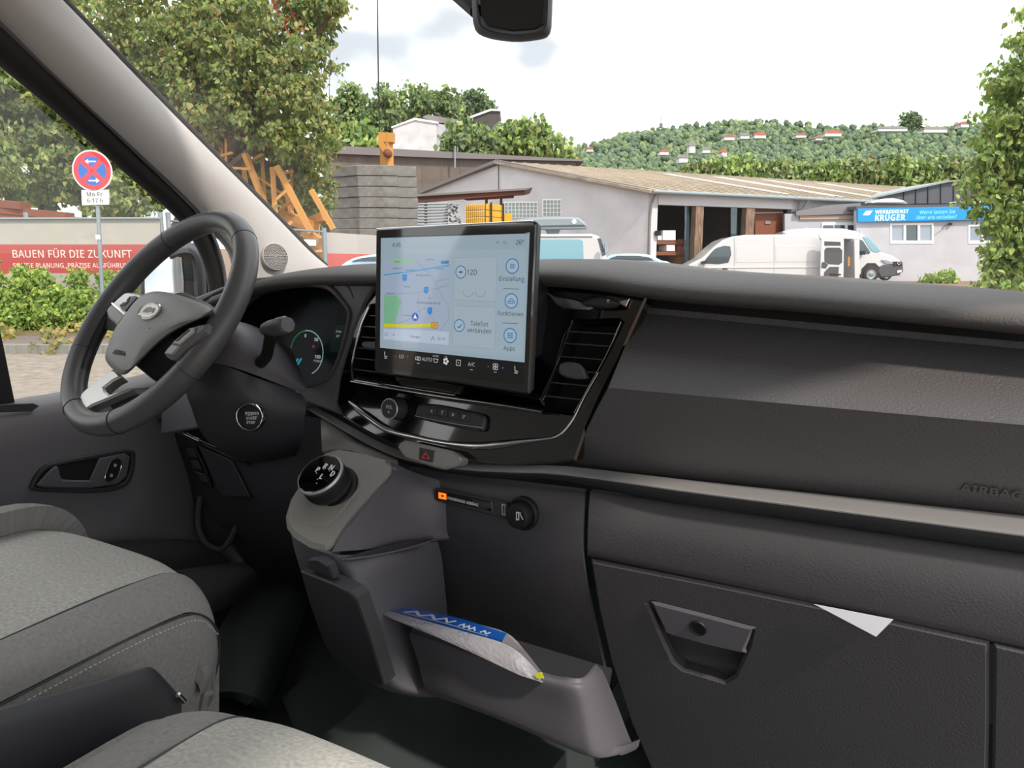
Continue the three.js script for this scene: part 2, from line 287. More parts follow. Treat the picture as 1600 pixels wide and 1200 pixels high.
// driver door
{
  const d = thing('door_1', new V3(XL, 0.80, -0.4), 'dark grey driver door with black window seal and inner handle', 'door', null, 'structure');
  const z = (zz, y, X) => new V3(X, y, zz);
  const zs = [0.02, -0.35, -0.66, -0.85, -1.05, -1.25];
  const prof = [[1.338, -1.50], [1.338, -1.448], [1.325, -1.415], [1.28, -1.405], [1.20, -1.415], [1.11, -1.415], [1.075, -1.40], [1.06, -1.415], [1.05, -1.50], [0.95, -1.51], [0.80, -1.51]];
  part('door_panel', patch(prof.map(([y, X]) => zs.map((q, i) => z(q, y + (i > 3 && y > 1.15 ? 0.012 * (i - 3) : 0) - (y < 1.09 ? [0, 0, 0, 0.03, 0.10, 0.22][i] * (y > 1 ? 1 : 0.2) : 0), X))), { t: 0.012, k: 4, crease: 0.9 }), m.doorPlastic, d);
  part('pocket_wall', patch([[0.99, -1.375], [0.97, -1.365], [0.80, -1.375]].map(([y, X]) => zs.map((q, i) => z(q, y - (y > 0.9 ? [0, 0, 0, 0.03, 0.08, 0.14][i] : 0), X))), { t: 0.012, k: 4, crease: 0.9 }), m.doorPlastic, d, 'outer wall of the map pocket');
  // sill groove
  const px = planeX(-1.412);
  const ledge = planeOf(new V3(-1.43, 1.339, -0.6), new V3(0, 1, 0));
  part('sill_groove', plate([[-40, 634], [52, 630], [62, 634], [50, 643], [-40, 646]], planeX(-1.408), { t: 0.006, bevel: 0.001 }), m.darkPlastic, d);
  // window seal: the dark run along the pillar and its grey glass channel
  const S = (x, y) => pX(x, y, -1.455);
  const line = (o) => [S(-186 + o[0], -104 + o[1]), S(-56 + o[0], 13 + o[1]), S(95 + o[0], 151 + o[1]), S(206 + o[0], 254 + o[1]), S(298 + o[0], 342 + o[1]), S(328 + o[0], 400 + o[1]), S(338 + o[0], 450 + o[1]), S(334 + o[0], 500 + o[1])];
  const seal = part('window_seal', rod(line([0, 0]), [0.044, 0.040, 0.031, 0.027, 0.024, 0.020, 0.018, 0.018], { n: 60, sides: 8 }), m.rubber, d);
  part('glass_channel', rod(line([2, -4]).map((p) => p.add(new V3(0.033, 0.006, 0.004))), [0.010, 0.008, 0.006, 0.005, 0.004, 0.003, 0.003, 0.003], { n: 60, sides: 8 }), m.plastic, seal, 'grey strip along the seal');
  part('rear_seal', plate([[-180, 20], [-118, 20], [-8, 478], [6, 540], [24, 630], [-46, 634]], planeX(-1.462), { t: 0.02 }), m.rubber, d);
  // handle bowl: a recessed tray with lever and lock switch
  const hp = planeX(-1.407);
  const bowl = [[48, 762], [58, 742], [70, 729], [92, 721], [180, 704], [206, 703], [213, 712], [208, 746], [192, 763], [150, 770], [62, 768]];
  const inner = [[55, 760], [64, 744], [76, 733], [96, 727], [180, 711], [202, 710], [206, 716], [201, 744], [188, 757], [150, 763], [64, 762]];
  part('handle_bezel', plate(bowl, hp, { t: 0.012, off: 0.004, bevel: 0.002, smooth: 3, holes: [inner] }), m.darkPlastic, d);
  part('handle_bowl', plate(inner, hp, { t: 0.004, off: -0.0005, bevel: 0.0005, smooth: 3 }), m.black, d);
  const lev = part('door_handle', plate([[58, 758], [82, 732], [92, 730], [96, 745], [104, 750], [144, 751], [142, 757], [132, 763], [70, 762]], hp, { t: 0.006, off: 0.010, bevel: 0.003, smooth: 3 }), m.plastic, d, 'grey door release lever');
  part('lock_plate', plate([[156, 716], [196, 708], [204, 714], [199, 744], [184, 757], [134, 764]], hp, { t: 0.006, off: 0.005, bevel: 0.002 }), m.plastic, d);
  const sw = part('lock_switch', plate([[167, 742], [175, 721], [185, 718], [189, 724], [183, 745], [174, 751], [167, 750]], hp, { t: 0.004, off: 0.008, bevel: 0.001, smooth: 3 }), m.black, d);
  const ringPts = [[165, 742], [174, 720], [185, 717], [190, 724], [184, 746], [174, 752], [165, 751]].map((p) => hp(p[0], p[1], 0.0085));
  part('chrome_ring', rod([...ringPts, ringPts[0]], 0.0011, { n: 40, sides: 6 }), m.chrome, sw, 'chrome ring');
  part('lock_symbol', mergeGeometries([text('o', 0.008, 0.0005, hp, 180, 727, 0.0081), text('o', 0.008, 0.0005, hp, 174, 743, 0.0081)]), m.icon, sw);
}
structure('window_2', (() => { const a = [pX(-190, -95, -1.47), pX(90, 160, -1.47), pX(326, 400, -1.47), pX(338, 500, -1.47)]; return patch([a, a.map((p, i) => new V3(-1.47, 1.33, 0.02 + (p.z - 0.02) * [0.75, 0.85, 1, 1][i]))], { t: 0, k: 4 }); })(), m.glass, 'driver side window glass', 'window');

// ---------- seats ----------
function seatLoft(sections, zs) { return zs.map(([zz, dy, sx]) => sections.map(([x, y]) => [x, y, zz, dy, sx])); }
function buildSeat(name, label, xc, top, zf, bw, cushionLabel) {
  const s = thing(name, new V3(xc, 0.78, zf + 0.3), label, 'seat'), hw = 0.158 + bw;
  // lengthwise stations: z, drop of the surface
  const st = [[zf + 0.004, -0.125], [zf - 0.008, -0.085], [zf - 0.004, -0.040], [zf + 0.024, -0.007], [zf + 0.10, 0.003], [zf + 0.28, 0], [zf + 0.45, -0.008], [zf + 0.60, -0.012]];
  const taper = (i) => (i < 4 ? [0.955, 0.97, 0.985, 0.995][i] : 1), curl = (x, i) => (i < 4 ? 0.026 * (x / hw) * (x / hw) : 0);
  const row = (xs, hs, keep = () => 1) => st.map(([zz, dy], i) => xs.map((x, j) => new V3(xc + x * taper(i), top + hs[j] + dy * keep(j), zz + curl(x, i))));
  part('seat_cushion', patch(row([-0.158, -0.10, 0, 0.10, 0.158], [-0.004, 0.0, -0.002, 0.0, -0.004]), { t: 0.05, k: 4, crease: 1.3 }), m.fabric, s, cushionLabel);
  for (const q of [-1, 1]) {
    part('side_bolster', patch(row([0, 0.17, 0.5, 0.83, 1].map((u) => q * (0.158 + bw * u)), (q < 0 ? [-0.006, -0.005, -0.008, -0.020, -0.042] : [-0.006, 0.000, -0.001, -0.014, -0.040])), { t: 0.04, k: 4, crease: 1.3 }), m.fabricDark, s);
    part('side_skirt', patch([[0.030, -0.125, 0.955], [0.018, -0.085, 0.97], [0.022, -0.040, 0.985], [0.050, -0.007, 0.995], [0.10, 0.003, 1], [0.28, 0, 1], [0.45, -0.008, 1], [0.60, -0.012, 1]].map(([dz, dy, f]) => [[-0.0005, -0.042 + dy], [0.005, Math.min(-0.07, -0.050 + dy)], [0.002, Math.min(-0.14, -0.062 + dy)], [-0.012, Math.min(-0.21, -0.085 + dy)]].map(([x, h], j) => new V3(xc + q * (hw + x) * f, top + h, zf + Math.max(dz, j ? 0.020 + j * 0.006 : 0)))), { t: 0.02, k: 4, crease: 1.3 }), m.fabricDark, s);
    const line = (dx, dy0, a) => st.slice(a, 7).map(([zz, dy], i) => new V3(xc + q * (hw + dx) * taper(i + a), top + dy0 + dy, zz + curl(hw, i + a)));
    part('seam_piping', rod(line(0.0025, -0.0415, 0), 0.0014, { n: 60, sides: 6 }), m.darkPlastic, s);
    const cv = new THREE.CatmullRomCurve3(line(0.0062, -0.050, 2)), st2 = [];
    for (let i = 0; i < 80; i++) st2.push(rod([cv.getPointAt(i / 80), cv.getPointAt(i / 80 + 0.008)], 0.0009, { n: 1, sides: 4 }));
    part('stitching', mergeGeometries(st2), m.thread, s, 'pale stitched seam').userData.kind = 'stuff';
    part('top_seam', rod(st.slice(1, 8).map(([zz, dy], i) => new V3(xc + q * 0.158 * taper(i + 1), top - 0.0045 + dy, zz + curl(0.158, i + 1))), 0.0016, { n: 60, sides: 6 }), m.darkPlastic, s);
  }
  const fx = [-0.97, -0.5, 0, 0.5, 0.97].map((u) => u * hw);
  part('front_skirt', patch([fx.map((x) => new V3(xc + x * 0.955, top - 0.120, zf + 0.006 + curl(x, 0))), fx.map((x) => new V3(xc + x * 0.955, top - 0.21, zf + 0.014 + curl(x, 0)))], { t: 0.02, k: 4 }), m.fabricDark, s);
  part('cross_seam', rod([-0.158, -0.08, 0, 0.08, 0.158].map((x) => new V3(xc + x, top + 0.003, zf + 0.27)), 0.0014, { n: 20, sides: 6 }), m.darkPlastic, s);
  part('backrest', patch([[0, -0.25], [0.20, -0.24], [0.45, -0.22], [0.62, -0.15]].map(([y, w]) => [-1, -0.7, 0, 0.7, 1].map((u) => new V3(xc - w * u, top + y, zf + 0.58 + y * 0.22 - 0.03 * u * u))), { t: 0.08, k: 4 }), m.fabric, s);
  part('seat_base', boxAt(0.38, 0.24, 0.44, xc, 0.90, zf + 0.36, 0.02), m.darkPlastic, s);
  return s;
}
buildSeat('driver_seat', 'grey fabric driver seat behind the steering wheel', -1.03, 1.195, -0.632, 0.059, 'light grey woven cushion');
buildSeat('passenger_seat', 'grey fabric passenger seat nearest the viewer, at the bottom edge', -0.392, 1.190, -0.462, 0.085, 'grey woven cushion');
{
  // seat side cover between the seats
  const c = thing('seat_side_cover', new V3(-0.72, 0.8, -0.4), 'dark plastic seat side cover between the two seats', 'seat cover');
  part('cover', patch([
    [[-120, 1150], [0, 1108], [110, 1078], [200, 1052], [236, 1044], [262, 1066], [284, 1092]].map(([x, y]) => pX(x, y, -0.735)),
    [[-120, 1162], [0, 1120], [110, 1092], [205, 1062], [238, 1056], [262, 1080], [284, 1100]].map(([x, y]) => pX(x, y, -0.71)),
    [[-120, 1260], [0, 1250], [110, 1240], [210, 1200], [240, 1180], [265, 1180], [284, 1180]].map(([x, y]) => pX(x, y, -0.705)),
    [[-120, 1400], [0, 1400], [110, 1400], [210, 1380], [240, 1350], [265, 1330], [284, 1320]].map(([x, y]) => pX(x, y, -0.71)),
  ], { t: 0.03, k: 5, crease: 0.9 }), m.darkPlastic, c);
  part('latch', rod([pX(278, 1086, -0.703), pX(288, 1096, -0.703)], 0.003, { n: 4 }), m.chrome, c, 'small bright metal latch');
}
structure('body_side', mergeGeometries([boxAt(0.04, 0.85, 3.4, XL - 0.11, 0.92, 1.72), boxAt(0.04, 0.14, 3.4, XL - 0.11, 2.18, 1.72)]), MP({ color: 0xdfe1e4, roughness: 0.3, clearcoat: 0.6 }), 'white body side of the van behind the driver door', 'van body');
// rear view mirror housing
{
  const q = thing('rear_view_mirror', pD(800, -40, 0.74), 'black rear view mirror housing hanging at the top of the windscreen', 'mirror');
  const rw = (D, pts) => pts.map((p) => pD(p[0], p[1], D));
  const loop = (k, dy) => [[742, -120], [741, -30], [743, 34], [757, 53], [800, 61], [840, 58], [856, 50], [859, 20], [861, -40], [863, -120]].map(([x, y]) => [800 + (x - 800) * k, y - dy]);
  part('housing', patch([rw(0.70, loop(0.9, 8)), rw(0.715, loop(1, 0)), rw(0.74, loop(0.99, 0)), rw(0.775, loop(0.8, 14)), rw(0.785, loop(0.55, 40))], { t: 0.002, k: 3, crease: 0.9 }), m.darkPlastic, q);
  part('mirror_glass', plate(loop(0.88, 12), planeLat([800, 0, 0.699], [800, 60, 0.699]), { t: 0.003 }), m.black, q);
  part('mount_arm', rod([pD(716, -14, 0.80), pD(745, 18, 0.76)], [0.012, 0.008], { n: 4 }), m.black, q);
  part('mount_stem', rod([pD(805, -60, 0.745), pD(805, -110, 0.76).setY(2.0), pD(805, -110, 0.76).setY(2.21)], 0.018, { n: 8 }), m.black, q);
}

// ================= dashboard =================
structure('wall_side', boxAt(0.05, 0.95, 0.34, XL - 0.03, 1.05, -1.40), m.darkPlastic, 'dark side panel in front of the driver door', 'wall');
const dash = thing('dashboard', new V3(-0.565, 0.80, -1.0), 'dark grey dashboard spanning the cab with padded top, vents and glove box', 'dashboard');
// lateral rows: left picture point, right picture point, distance ahead; runs on to the right-hand wall
function latRow(l, r, D, n = 6) {
  const a = pD(l[0], l[1], D), b = pD(r[0], r[1], D), k = (XR - 0.01 - a.x) / (b.x - a.x), e = a.clone().lerp(b, k), out = [];
  for (let i = 0; i <= n; i++) out.push(a.clone().lerp(e, i / n)); return out;
}
{ // padded top
  const edge = [[330, 452], [372, 436], [398, 428], [440, 420], [500, 415], [560, 414], [640, 413], [740, 410], [860, 409], [930, 414], [1010, 425], [1100, 433], [1250, 442], [1400, 454], [1600, 471], [1800, 492]].map(([x, y]) => pD(x, y, 0.955));
  const c = new THREE.CatmullRomCurve3(edge), P = c.getPoints(48);
  const prof = [[0.05, -0.034], [0.012, -0.036], [-0.006, -0.030], [-0.009, -0.023], [-0.004, -0.016], [0.012, -0.010], [0.045, -0.0045], [0.10, -0.0005], [0.17, 0.001], [0.28, -0.004], [0.45, -0.02], [0.58, -0.05]];
  part('top_pad', patch(prof.map(([f, h]) => P.map((p, i) => new V3(p.x + (p.x < -1.2 ? 0 : 0), p.y + h, Math.max(p.z - f - 0.05 * (f > 0.2), -1.53)))), { t: 0.004, k: 2, crease: 1.2 }), m.pad, dash, 'padded dash top with a rounded nose');
}
{ // passenger airbag cover: three facets
  const rows = [
    latRow([1016, 440], [1600, 500], 1.075), latRow([1008, 462], [1600, 520], 1.050), latRow([1000, 484], [1600, 541], 1.020), latRow([999, 487], [1600, 544], 1.015),
    latRow([975, 545], [1600, 605], 0.950), latRow([953, 599], [1600, 658], 0.897), latRow([947, 612], [1600, 671], 0.8935),
    latRow([921, 662], [1600, 728], 0.915), latRow([897, 720], [1600, 800], 0.948), latRow([893, 730], [1600, 812], 0.96)];
  part('airbag_cover', patch(rows, { t: 0.006, k: 4, crease: 0.8 }), m.airbag, dash, 'grained passenger airbag cover');
}
{ // satin strip with dark lip below
  const L = [[468, 629, 0.965], [500, 646, 0.95], [545, 672, 0.935], [590, 696, 0.92], [640, 714, 0.91], [720, 727, 0.905], [800, 731, 0.905], [880, 733, 0.905]].map((p) => pD(...p));
  const right = (a, b, D) => latRow(a, b, D, 5).slice(1);
  const w = [0.0025, 0.003, 0.0035, 0.0045, 0.005, 0.0055, 0.006, 0.007];
  const top = [...L.map((p, i) => p.clone().add(new V3(0, 0.001, -0.012))), ...right([900, 731], [1600, 806], 0.936)];
  const lip = [...L.map((p, i) => p.clone().add(new V3(0, -w[i] * 0.6, 0.004))), ...right([900, 743], [1600, 833], 0.890)];
  const lip2 = [...L.map((p, i) => p.clone().add(new V3(0, -w[i], 0.0045))), ...right([900, 746], [1600, 838], 0.888)];
  const und = [...L.map((p, i) => p.clone().add(new V3(0, -w[i] - 0.004, 0.002))), ...right([900, 754], [1600, 850], 0.893)];
  const und2 = [...L.map((p, i) => p.clone().add(new V3(0, -w[i] - 0.014, -0.012))), ...right([900, 767], [1600, 868], 0.92)];
  part('trim_strip', patch([top, lip, lip2], { t: 0.002, k: 3, crease: 0.8 }), m.satin, dash, 'satin silver strip');
  part('strip_lip', patch([lip2, und, und2].map((r) => r.map((p) => p.clone().add(new V3(0, 0, -0.0008)))), { t: 0.002, k: 3, crease: 0.8 }), m.darkPlastic, dash, 'dark lip under the strip');
}
// fascia below the strip, right of the centre seam
part('glove_fascia', patch([latRow([926, 764], [1600, 862], 0.925), latRow([922, 772], [1600, 874], 0.908), latRow([919, 815], [1600, 935], 0.893), latRow([918, 858], [1600, 1000], 0.896), latRow([918, 867], [1600, 1013], 0.905), latRow([919, 872], [1600, 1018], 0.93)], { t: 0.006, k: 4, crease: 0.9 }), m.skin, dash);
// centre fascia that runs down into the open shelf
part('centre_fascia', patch([
  dRow([[640, 728, 0.93], [720, 742, 0.925], [800, 750, 0.925], [860, 757, 0.925], [916, 764, 0.925]]),
  dRow([[640, 742, 0.905], [710, 756, 0.90], [800, 765, 0.90], [860, 770, 0.902], [914, 774, 0.908]]),
  dRow([[660, 780, 0.90], [710, 800, 0.892], [800, 812, 0.89], [860, 816, 0.89], [911, 816, 0.893]]),
  dRow([[670, 822, 0.905], [712, 838, 0.897], [800, 856, 0.893], [860, 862, 0.893], [911, 864, 0.896]]),
  dRow([[680, 880, 0.93], [718, 890, 0.92], [805, 905, 0.912], [865, 908, 0.91], [916, 905, 0.91]]),
  dRow([[690, 960, 0.97], [726, 965, 0.96], [815, 975, 0.95], [875, 972, 0.94], [926, 960, 0.93]]),
  dRow([[700, 1090, 1.0], [740, 1090, 1.0], [830, 1080, 0.99], [890, 1066, 0.97], [946, 1048, 0.95]])], { t: 0.006, k: 4, crease: 1 }), m.skin, dash);
{ // glove box door with its handle
  const gp = planeLat([1200, 935, 0.900], [1200, 1200, 0.975]);
  const recess = [[1012, 944], [1020, 941], [1168, 979], [1175, 986], [1170, 1008], [1148, 1056], [1132, 1066], [1066, 1046], [1052, 1034], [1036, 1000]];
  const door = part('glove_box_door', plate([[922, 876], [1100, 911], [1300, 952], [1546, 1006], [1546, 1120], [1542, 1300], [1060, 1300], [1018, 1205], [985, 1130], [952, 1030], [934, 950]], gp, { t: 0.02, bevel: 0.004, holes: [recess] }), m.skin, dash, 'glove box door');
  part('recess_bowl', patch([
    [[1010, 940], [1060, 948], [1120, 963], [1178, 978]].map(([x, y]) => gp(x, y, -0.004)),
    [[1030, 985], [1062, 985], [1115, 1000], [1168, 1012]].map(([x, y]) => gp(x, y, -0.030)),
    [[1048, 1020], [1070, 1025], [1110, 1036], [1158, 1040]].map(([x, y]) => gp(x, y, -0.030)),
    [[1058, 1048], [1075, 1055], [1105, 1064], [1146, 1070]].map(([x, y]) => gp(x, y, -0.002))], { t: 0.003, k: 4, crease: 1 }), m.skin, door);
  part('handle', plate([[1018, 944], [1030, 944], [1168, 980], [1175, 986], [1164, 1016], [1156, 1022], [1050, 995], [1036, 982]], gp, { t: 0.016, off: 0.004, bevel: 0.0035, smooth: 2 }), m.plastic, door, 'grey pull handle');
  part('lock', mergeGeometries([lathe([[0, 0.0005], [0.0085, 0.0005], [0.0095, 0.0025], [0.011, 0.0025], [0.0115, 0]], gp(1091, 981, 0.004), gp.n, 24), bar(gp(1088, 984, 0.0052), gp(1095, 979, 0.0052), 0.001, 0.001)]), m.black, door, 'black round lock');
  part('right_fascia', plate([[1553, 1008], [1700, 1042], [1700, 1300], [1549, 1300]], gp, { t: 0.02, bevel: 0.003 }), m.skin, dash);
  single('paper_sheet', plate([[1272, 944], [1396, 968], [1369, 995]], planeLat([1200, 935, 0.893], [1200, 1000, 0.893]), { t: 0.0006, bevel: 0.0001 }), M({ color: 0xe4e6ef, roughness: 0.8 }), 'white paper corner sticking out above the glove box door', 'paper');
  // embossed word on the airbag cover
  const ap = planeLat([1545, 724, 0.9145], [1545, 795, 0.9475]);
  part('airbag_lettering', text('AIRBAG', 0.0112, 0.0012, ap, 1548, 767, 0.0014, font, 0), m.airbag, dash, 'embossed word AIRBAG');
  // thin dark seam between the centre and glove fascias
}
// ---------- gloss black centre stack ----------
const fp = planeLat([800, 450, 0.975], [800, 724, 0.905]);
const vR = [[895, 503], [966, 500], [972, 504], [950, 550], [920, 605], [899, 642], [892, 646], [850, 641], [843, 634], [866, 580], [884, 525]];
const vL = [[578, 478], [600, 474], [615, 480], [615, 600], [552, 591], [550, 570], [556, 540], [566, 505]];
{
  const body = part('centre_stack', plate([[588, 444], [600, 436], [720, 432], [850, 432], [940, 436], [1010, 444], [1015, 455], [988, 515], [967, 563], [938, 620], [915, 672], [899, 720], [860, 724], [800, 726], [720, 722], [620, 699], [572, 674], [535, 651], [526, 630], [531, 592], [540, 557], [554, 513], [570, 473]], fp, { t: 0.03, bevel: 0.003, holes: [vR, vL] }), m.gloss, dash, 'gloss black centre stack');
  const vent = (hole, slats, tab, label, edges) => {
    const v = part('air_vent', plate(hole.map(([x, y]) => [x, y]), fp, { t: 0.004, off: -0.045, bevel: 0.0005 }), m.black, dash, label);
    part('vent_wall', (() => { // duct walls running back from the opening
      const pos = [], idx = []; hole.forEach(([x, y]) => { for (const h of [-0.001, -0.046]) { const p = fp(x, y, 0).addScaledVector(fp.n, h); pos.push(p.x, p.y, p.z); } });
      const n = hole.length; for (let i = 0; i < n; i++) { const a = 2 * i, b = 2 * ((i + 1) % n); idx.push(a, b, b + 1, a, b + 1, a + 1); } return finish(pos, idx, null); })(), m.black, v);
    for (const [x0, y0, x1, y1] of slats) part('slat', bar(fp(x0, y0, -0.012), fp(x1, y1, -0.012), 0.016, 0.0024, new V3(0, 1, -0.25), 0.0008), m.slat, v);
    part('vent_tab', plate(tab, fp, { t: 0.02, off: 0.002, bevel: 0.0025, smooth: 2 }), m.plastic, v, 'grey adjuster tab');
    edges.forEach((e) => part('chrome_edge', rod(e.map(([x, y]) => fp(x, y, 0.001)), 0.0009, { n: 30, sides: 6 }), m.chrome, v));
    return v;
  };
  vent(vR, [[890, 519, 964, 523], [879, 537, 953, 542], [868, 557, 943, 563], [862, 577, 932, 583], [854, 597, 923, 604], [846, 618, 911, 625]], [[873, 569], [884, 565], [904, 568], [912, 580], [914, 592], [886, 590], [872, 582]], 'right centre air vent with slats', [[[894, 502], [866, 580], [842, 641]], [[970, 503], [950, 549], [919, 606], [897, 645]]]);
  vent(vL, [[575, 494, 612, 495], [570, 511, 612, 513], [564, 527, 612, 531], [559, 544, 612, 549], [555, 560, 612, 566], [552, 577, 612, 585]], [[564, 536], [570, 533], [598, 535], [598, 546], [568, 544]], 'left centre air vent beside the instrument hood', [[[576, 480], [565, 505], [555, 540], [549, 570], [550, 592]]]);
  // bright lines
  const line = (pts, rad, off = 0.002) => rod(pts.map(([x, y]) => fp(x, y, off)), rad, { n: 70, sides: 8 });
  part('upper_chrome_line', line([[548, 596], [600, 605], [690, 620], [770, 631], [846, 643]], 0.0013, 0.030), m.chrome, dash);
  part('lower_chrome_trim', line([[545, 628], [556, 637], [572, 649], [603, 670], [653, 684], [700, 693], [747, 697], [785, 694], [813, 690], [850, 686], [866, 683], [880, 675], [897, 652], [912, 622], [935, 582]], [0.002, 0.0045, 0.006, 0.006, 0.0042, 0.0042, 0.006, 0.006, 0.0042, 0.0022, 0.002, 0.0018, 0.0016, 0.0014, 0.0012]), m.chrome, dash, 'chrome sweep under the centre stack');
  // glossy shelf just under the screen
  part('gloss_shelf', patch([[[562, 582], [690, 598], [852, 626]].map(([x, y]) => fp(x, y, 0.001)), [[556, 590], [684, 610], [850, 635]].map(([x, y]) => fp(x, y, 0.026)), [[553, 596], [680, 618], [848, 642]].map(([x, y]) => fp(x, y, 0.030)), [[554, 602], [680, 624], [848, 648]].map(([x, y]) => fp(x, y, 0.002))], { t: 0.002, k: 4 }), m.gloss, dash);
  // volume knob
  const kc = fp(623, 638, 0.0), kn = part('volume_knob', lathe([[0.0185, 0], [0.0185, 0.006], [0.017, 0.014], [0.0162, 0.0235], [0.0148, 0.0245], [0.0, 0.0245]], kc, fp.n.clone().add(new V3(0, -0.1, 0.15)), 40), m.darkPlastic, dash, 'round volume knob');
  const kax = fp.n.clone().add(new V3(0, -0.1, 0.15)).normalize(), kpl = planeOf(kc.clone().addScaledVector(kax, 0.0247), kax);
  part('knob_ring', lathe([[0.0148, 0.0243], [0.0158, 0.0248], [0.0166, 0.0235]], kc, kax, 40), m.silver, kn, 'silver ring');
  const kq = kc.clone().addScaledVector(kax, 0.0246), kpp = (px, py, o) => kq.clone().addScaledVector(kpl.up, px).addScaledVector(kpl.right, py); Object.assign(kpp, { right: kpl.right, up: kpl.up, n: kpl.n });
  part('knob_print', mergeGeometries([text('VOL', 0.0052, 0.0003, kpp, 0.003, 0, 0, fontR), text('o', 0.005, 0.0003, kpp, -0.005, 0, 0, fontR)]), m.icon, kn);
  // button row
  const Z = (a) => a.map(([x, y]) => [520 + x / 3, 330 + y / 3]);
  const pod = part('button_row', plate(Z([[382, 955], [390, 920], [412, 902], [500, 906], [610, 928], [690, 948], [712, 972], [704, 1022], [690, 1030], [640, 1026], [500, 998], [400, 972]]), fp, { t: 0.02, off: 0.010, bevel: 0.003, smooth: 2 }), m.darkPlastic, dash, 'row of four small buttons');
  [[463, 937], [513, 944], [563, 954], [615, 964]].forEach(([x, y], i) => {
    const b = part('button', plate(Z([[x - 23, y - 24], [x + 23, y - 17], [x + 21, y + 22], [x - 24, y + 15]]), fp, { t: 0.004, off: 0.0118, bevel: 0.0008 }), m.darkPlastic, pod);
    part('button_symbol', text(['x', 'T', 'o', 'P'][i], 0.0055, 0.0003, fp, 520 + x / 3, 330 + y / 3, 0.0119, fontR), m.icon, b);
  });
  part('chrome_line', rod(Z([[385, 958], [500, 982], [600, 1000], [703, 1014]]).map(([x, y]) => fp(x, y, 0.0105)), 0.0009, { n: 20, sides: 6 }), m.chrome, pod);
  // thumb wheel and bright pieces on the upper ledge
  const led = part('upper_ledge', plate([[850, 453], [868, 462], [895, 466], [930, 478], [920, 484], [880, 482], [868, 476]], fp, { t: 0.008, off: 0.006, bevel: 0.002 }), m.chrome, dash, 'bright ledge above the right vent');
  part('thumb_wheel', patch([[[909, 470], [920, 464], [938, 462], [955, 466], [968, 472]].map(([x, y]) => fp(x, y, 0.006)), [[908, 474], [920, 468], [938, 466], [955, 469], [968, 474]].map(([x, y]) => fp(x, y, 0.016)), [[910, 476], [922, 477], [940, 479], [955, 479], [966, 478]].map(([x, y]) => fp(x, y, 0.014)), [[914, 478], [926, 481], [940, 483], [955, 482], [964, 480]].map(([x, y]) => fp(x, y, 0.002))], { t: 0.003, k: 4 }), m.darkPlastic, dash, 'dark thumb wheel');
  part('wheel_mark', plate([[948, 468], [952, 468], [952, 473], [948, 472]], fp, { t: 0.002, off: 0.0165, bevel: 0.0002 }), m.icon, dash);
  part('bright_square', plate([[968, 470], [984, 466], [978, 479], [966, 476]], fp, { t: 0.004, off: 0.007, bevel: 0.001 }), m.chrome, dash, 'small bright corner piece');
  // hazard switch pod
  const hz = part('hazard_pod', plate([[620, 699], [624, 692], [632, 688], [704, 704], [719, 714], [720, 720], [712, 729], [694, 734], [680, 731], [632, 716]], planeLat([670, 690, 0.885], [670, 735, 0.873]), { t: 0.03, bevel: 0.003 }), m.gearPlastic, dash, 'grey pod holding the hazard switch');
  const hp2 = planeLat([670, 690, 0.885], [670, 735, 0.873]);
  const hb = part('hazard_button', plate([[655, 699], [679, 704], [676, 723], [654, 718]], hp2, { t: 0.004, off: 0.0015, bevel: 0.001 }), m.darkPlastic, hz);
  part('red_triangle', plate([[665, 705], [672, 718], [658, 716]], hp2, { t: 0.0008, off: 0.002, bevel: 0.0001, holes: [[[665, 709], [669, 716], [661, 715]]] }), M({ color: 0xc43a2c, roughness: 0.5 }), hb, 'red warning triangle');
}
// ---------- passenger airbag display and socket ----------
{
  const dp = planeLat([740, 775, 0.885], [740, 810, 0.880]);
  const pd = part('airbag_display', plate([[678, 765], [682, 762], [788, 784], [793, 788], [793, 808], [789, 811], [682, 783], [678, 779]], dp, { t: 0.01, bevel: 0.0015 }), m.darkPlastic, dash, 'narrow passenger airbag display');
  part('display_glass', plate([[682, 766], [768, 784], [769, 799], [683, 780]], dp, { t: 0.002, off: 0.0008, bevel: 0.0003 }), m.gloss, pd);
  const lampM = M({ color: 0x301000, emissive: 0xff5a10, emissiveIntensity: 1.5 });
  part('warning_lamp', plate([[685, 769], [697, 771.5], [697, 781], [685, 778.5]], dp, { t: 0.001, off: 0.0014, bevel: 0.0002, holes: [[[689, 773], [693, 774], [693, 777], [689, 776]]] }), lampM, pd, 'orange warning lamp');
  part('display_print', text('PASSENGER AIRBAG', 0.0042, 0.0003, dp, 723, 783.5, 0.0012, font, -0.03), m.icon, pd);
  part('usb_slot', plate([[783, 787], [789, 788], [790, 806], [784, 805]], dp, { t: 0.002, off: 0.0006, bevel: 0.0004, holes: [[[785, 790], [788, 791], [788, 803], [786, 802]]] }), m.satin, pd, 'metal rimmed usb slot');
  const ax = new V3(-0.05, 0.05, 1).normalize(), kc = pD(818, 802, 0.89);
  const sk = part('dash_socket', lathe([[0.0245, -0.004], [0.0245, 0.003], [0.022, 0.006], [0.0205, 0.004], [0.019, 0.004], [0.019, 0.012], [0.0175, 0.019], [0.015, 0.021], [0, 0.021]], kc, ax, 40), m.black, dash, 'black round socket with push cap');
  const sp = planeOf(kc.clone().addScaledVector(ax, 0.0212), ax);
  part('socket_symbol', mergeGeometries([plate([[806, 800], [811, 800], [811, 813], [806, 813]], sp, { t: 0.0006, off: 0.0004, bevel: 0.0001, holes: [[[807.5, 802], [809.5, 802], [809.5, 811], [807.5, 811]]] }), bar(sp(812, 803, 0.0004), sp(817, 812, 0.0004), 0.001, 0.0009), bar(sp(808, 800, 0.0004), sp(814, 802, 0.0004), 0.001, 0.0009)]), m.icon, sk);
}
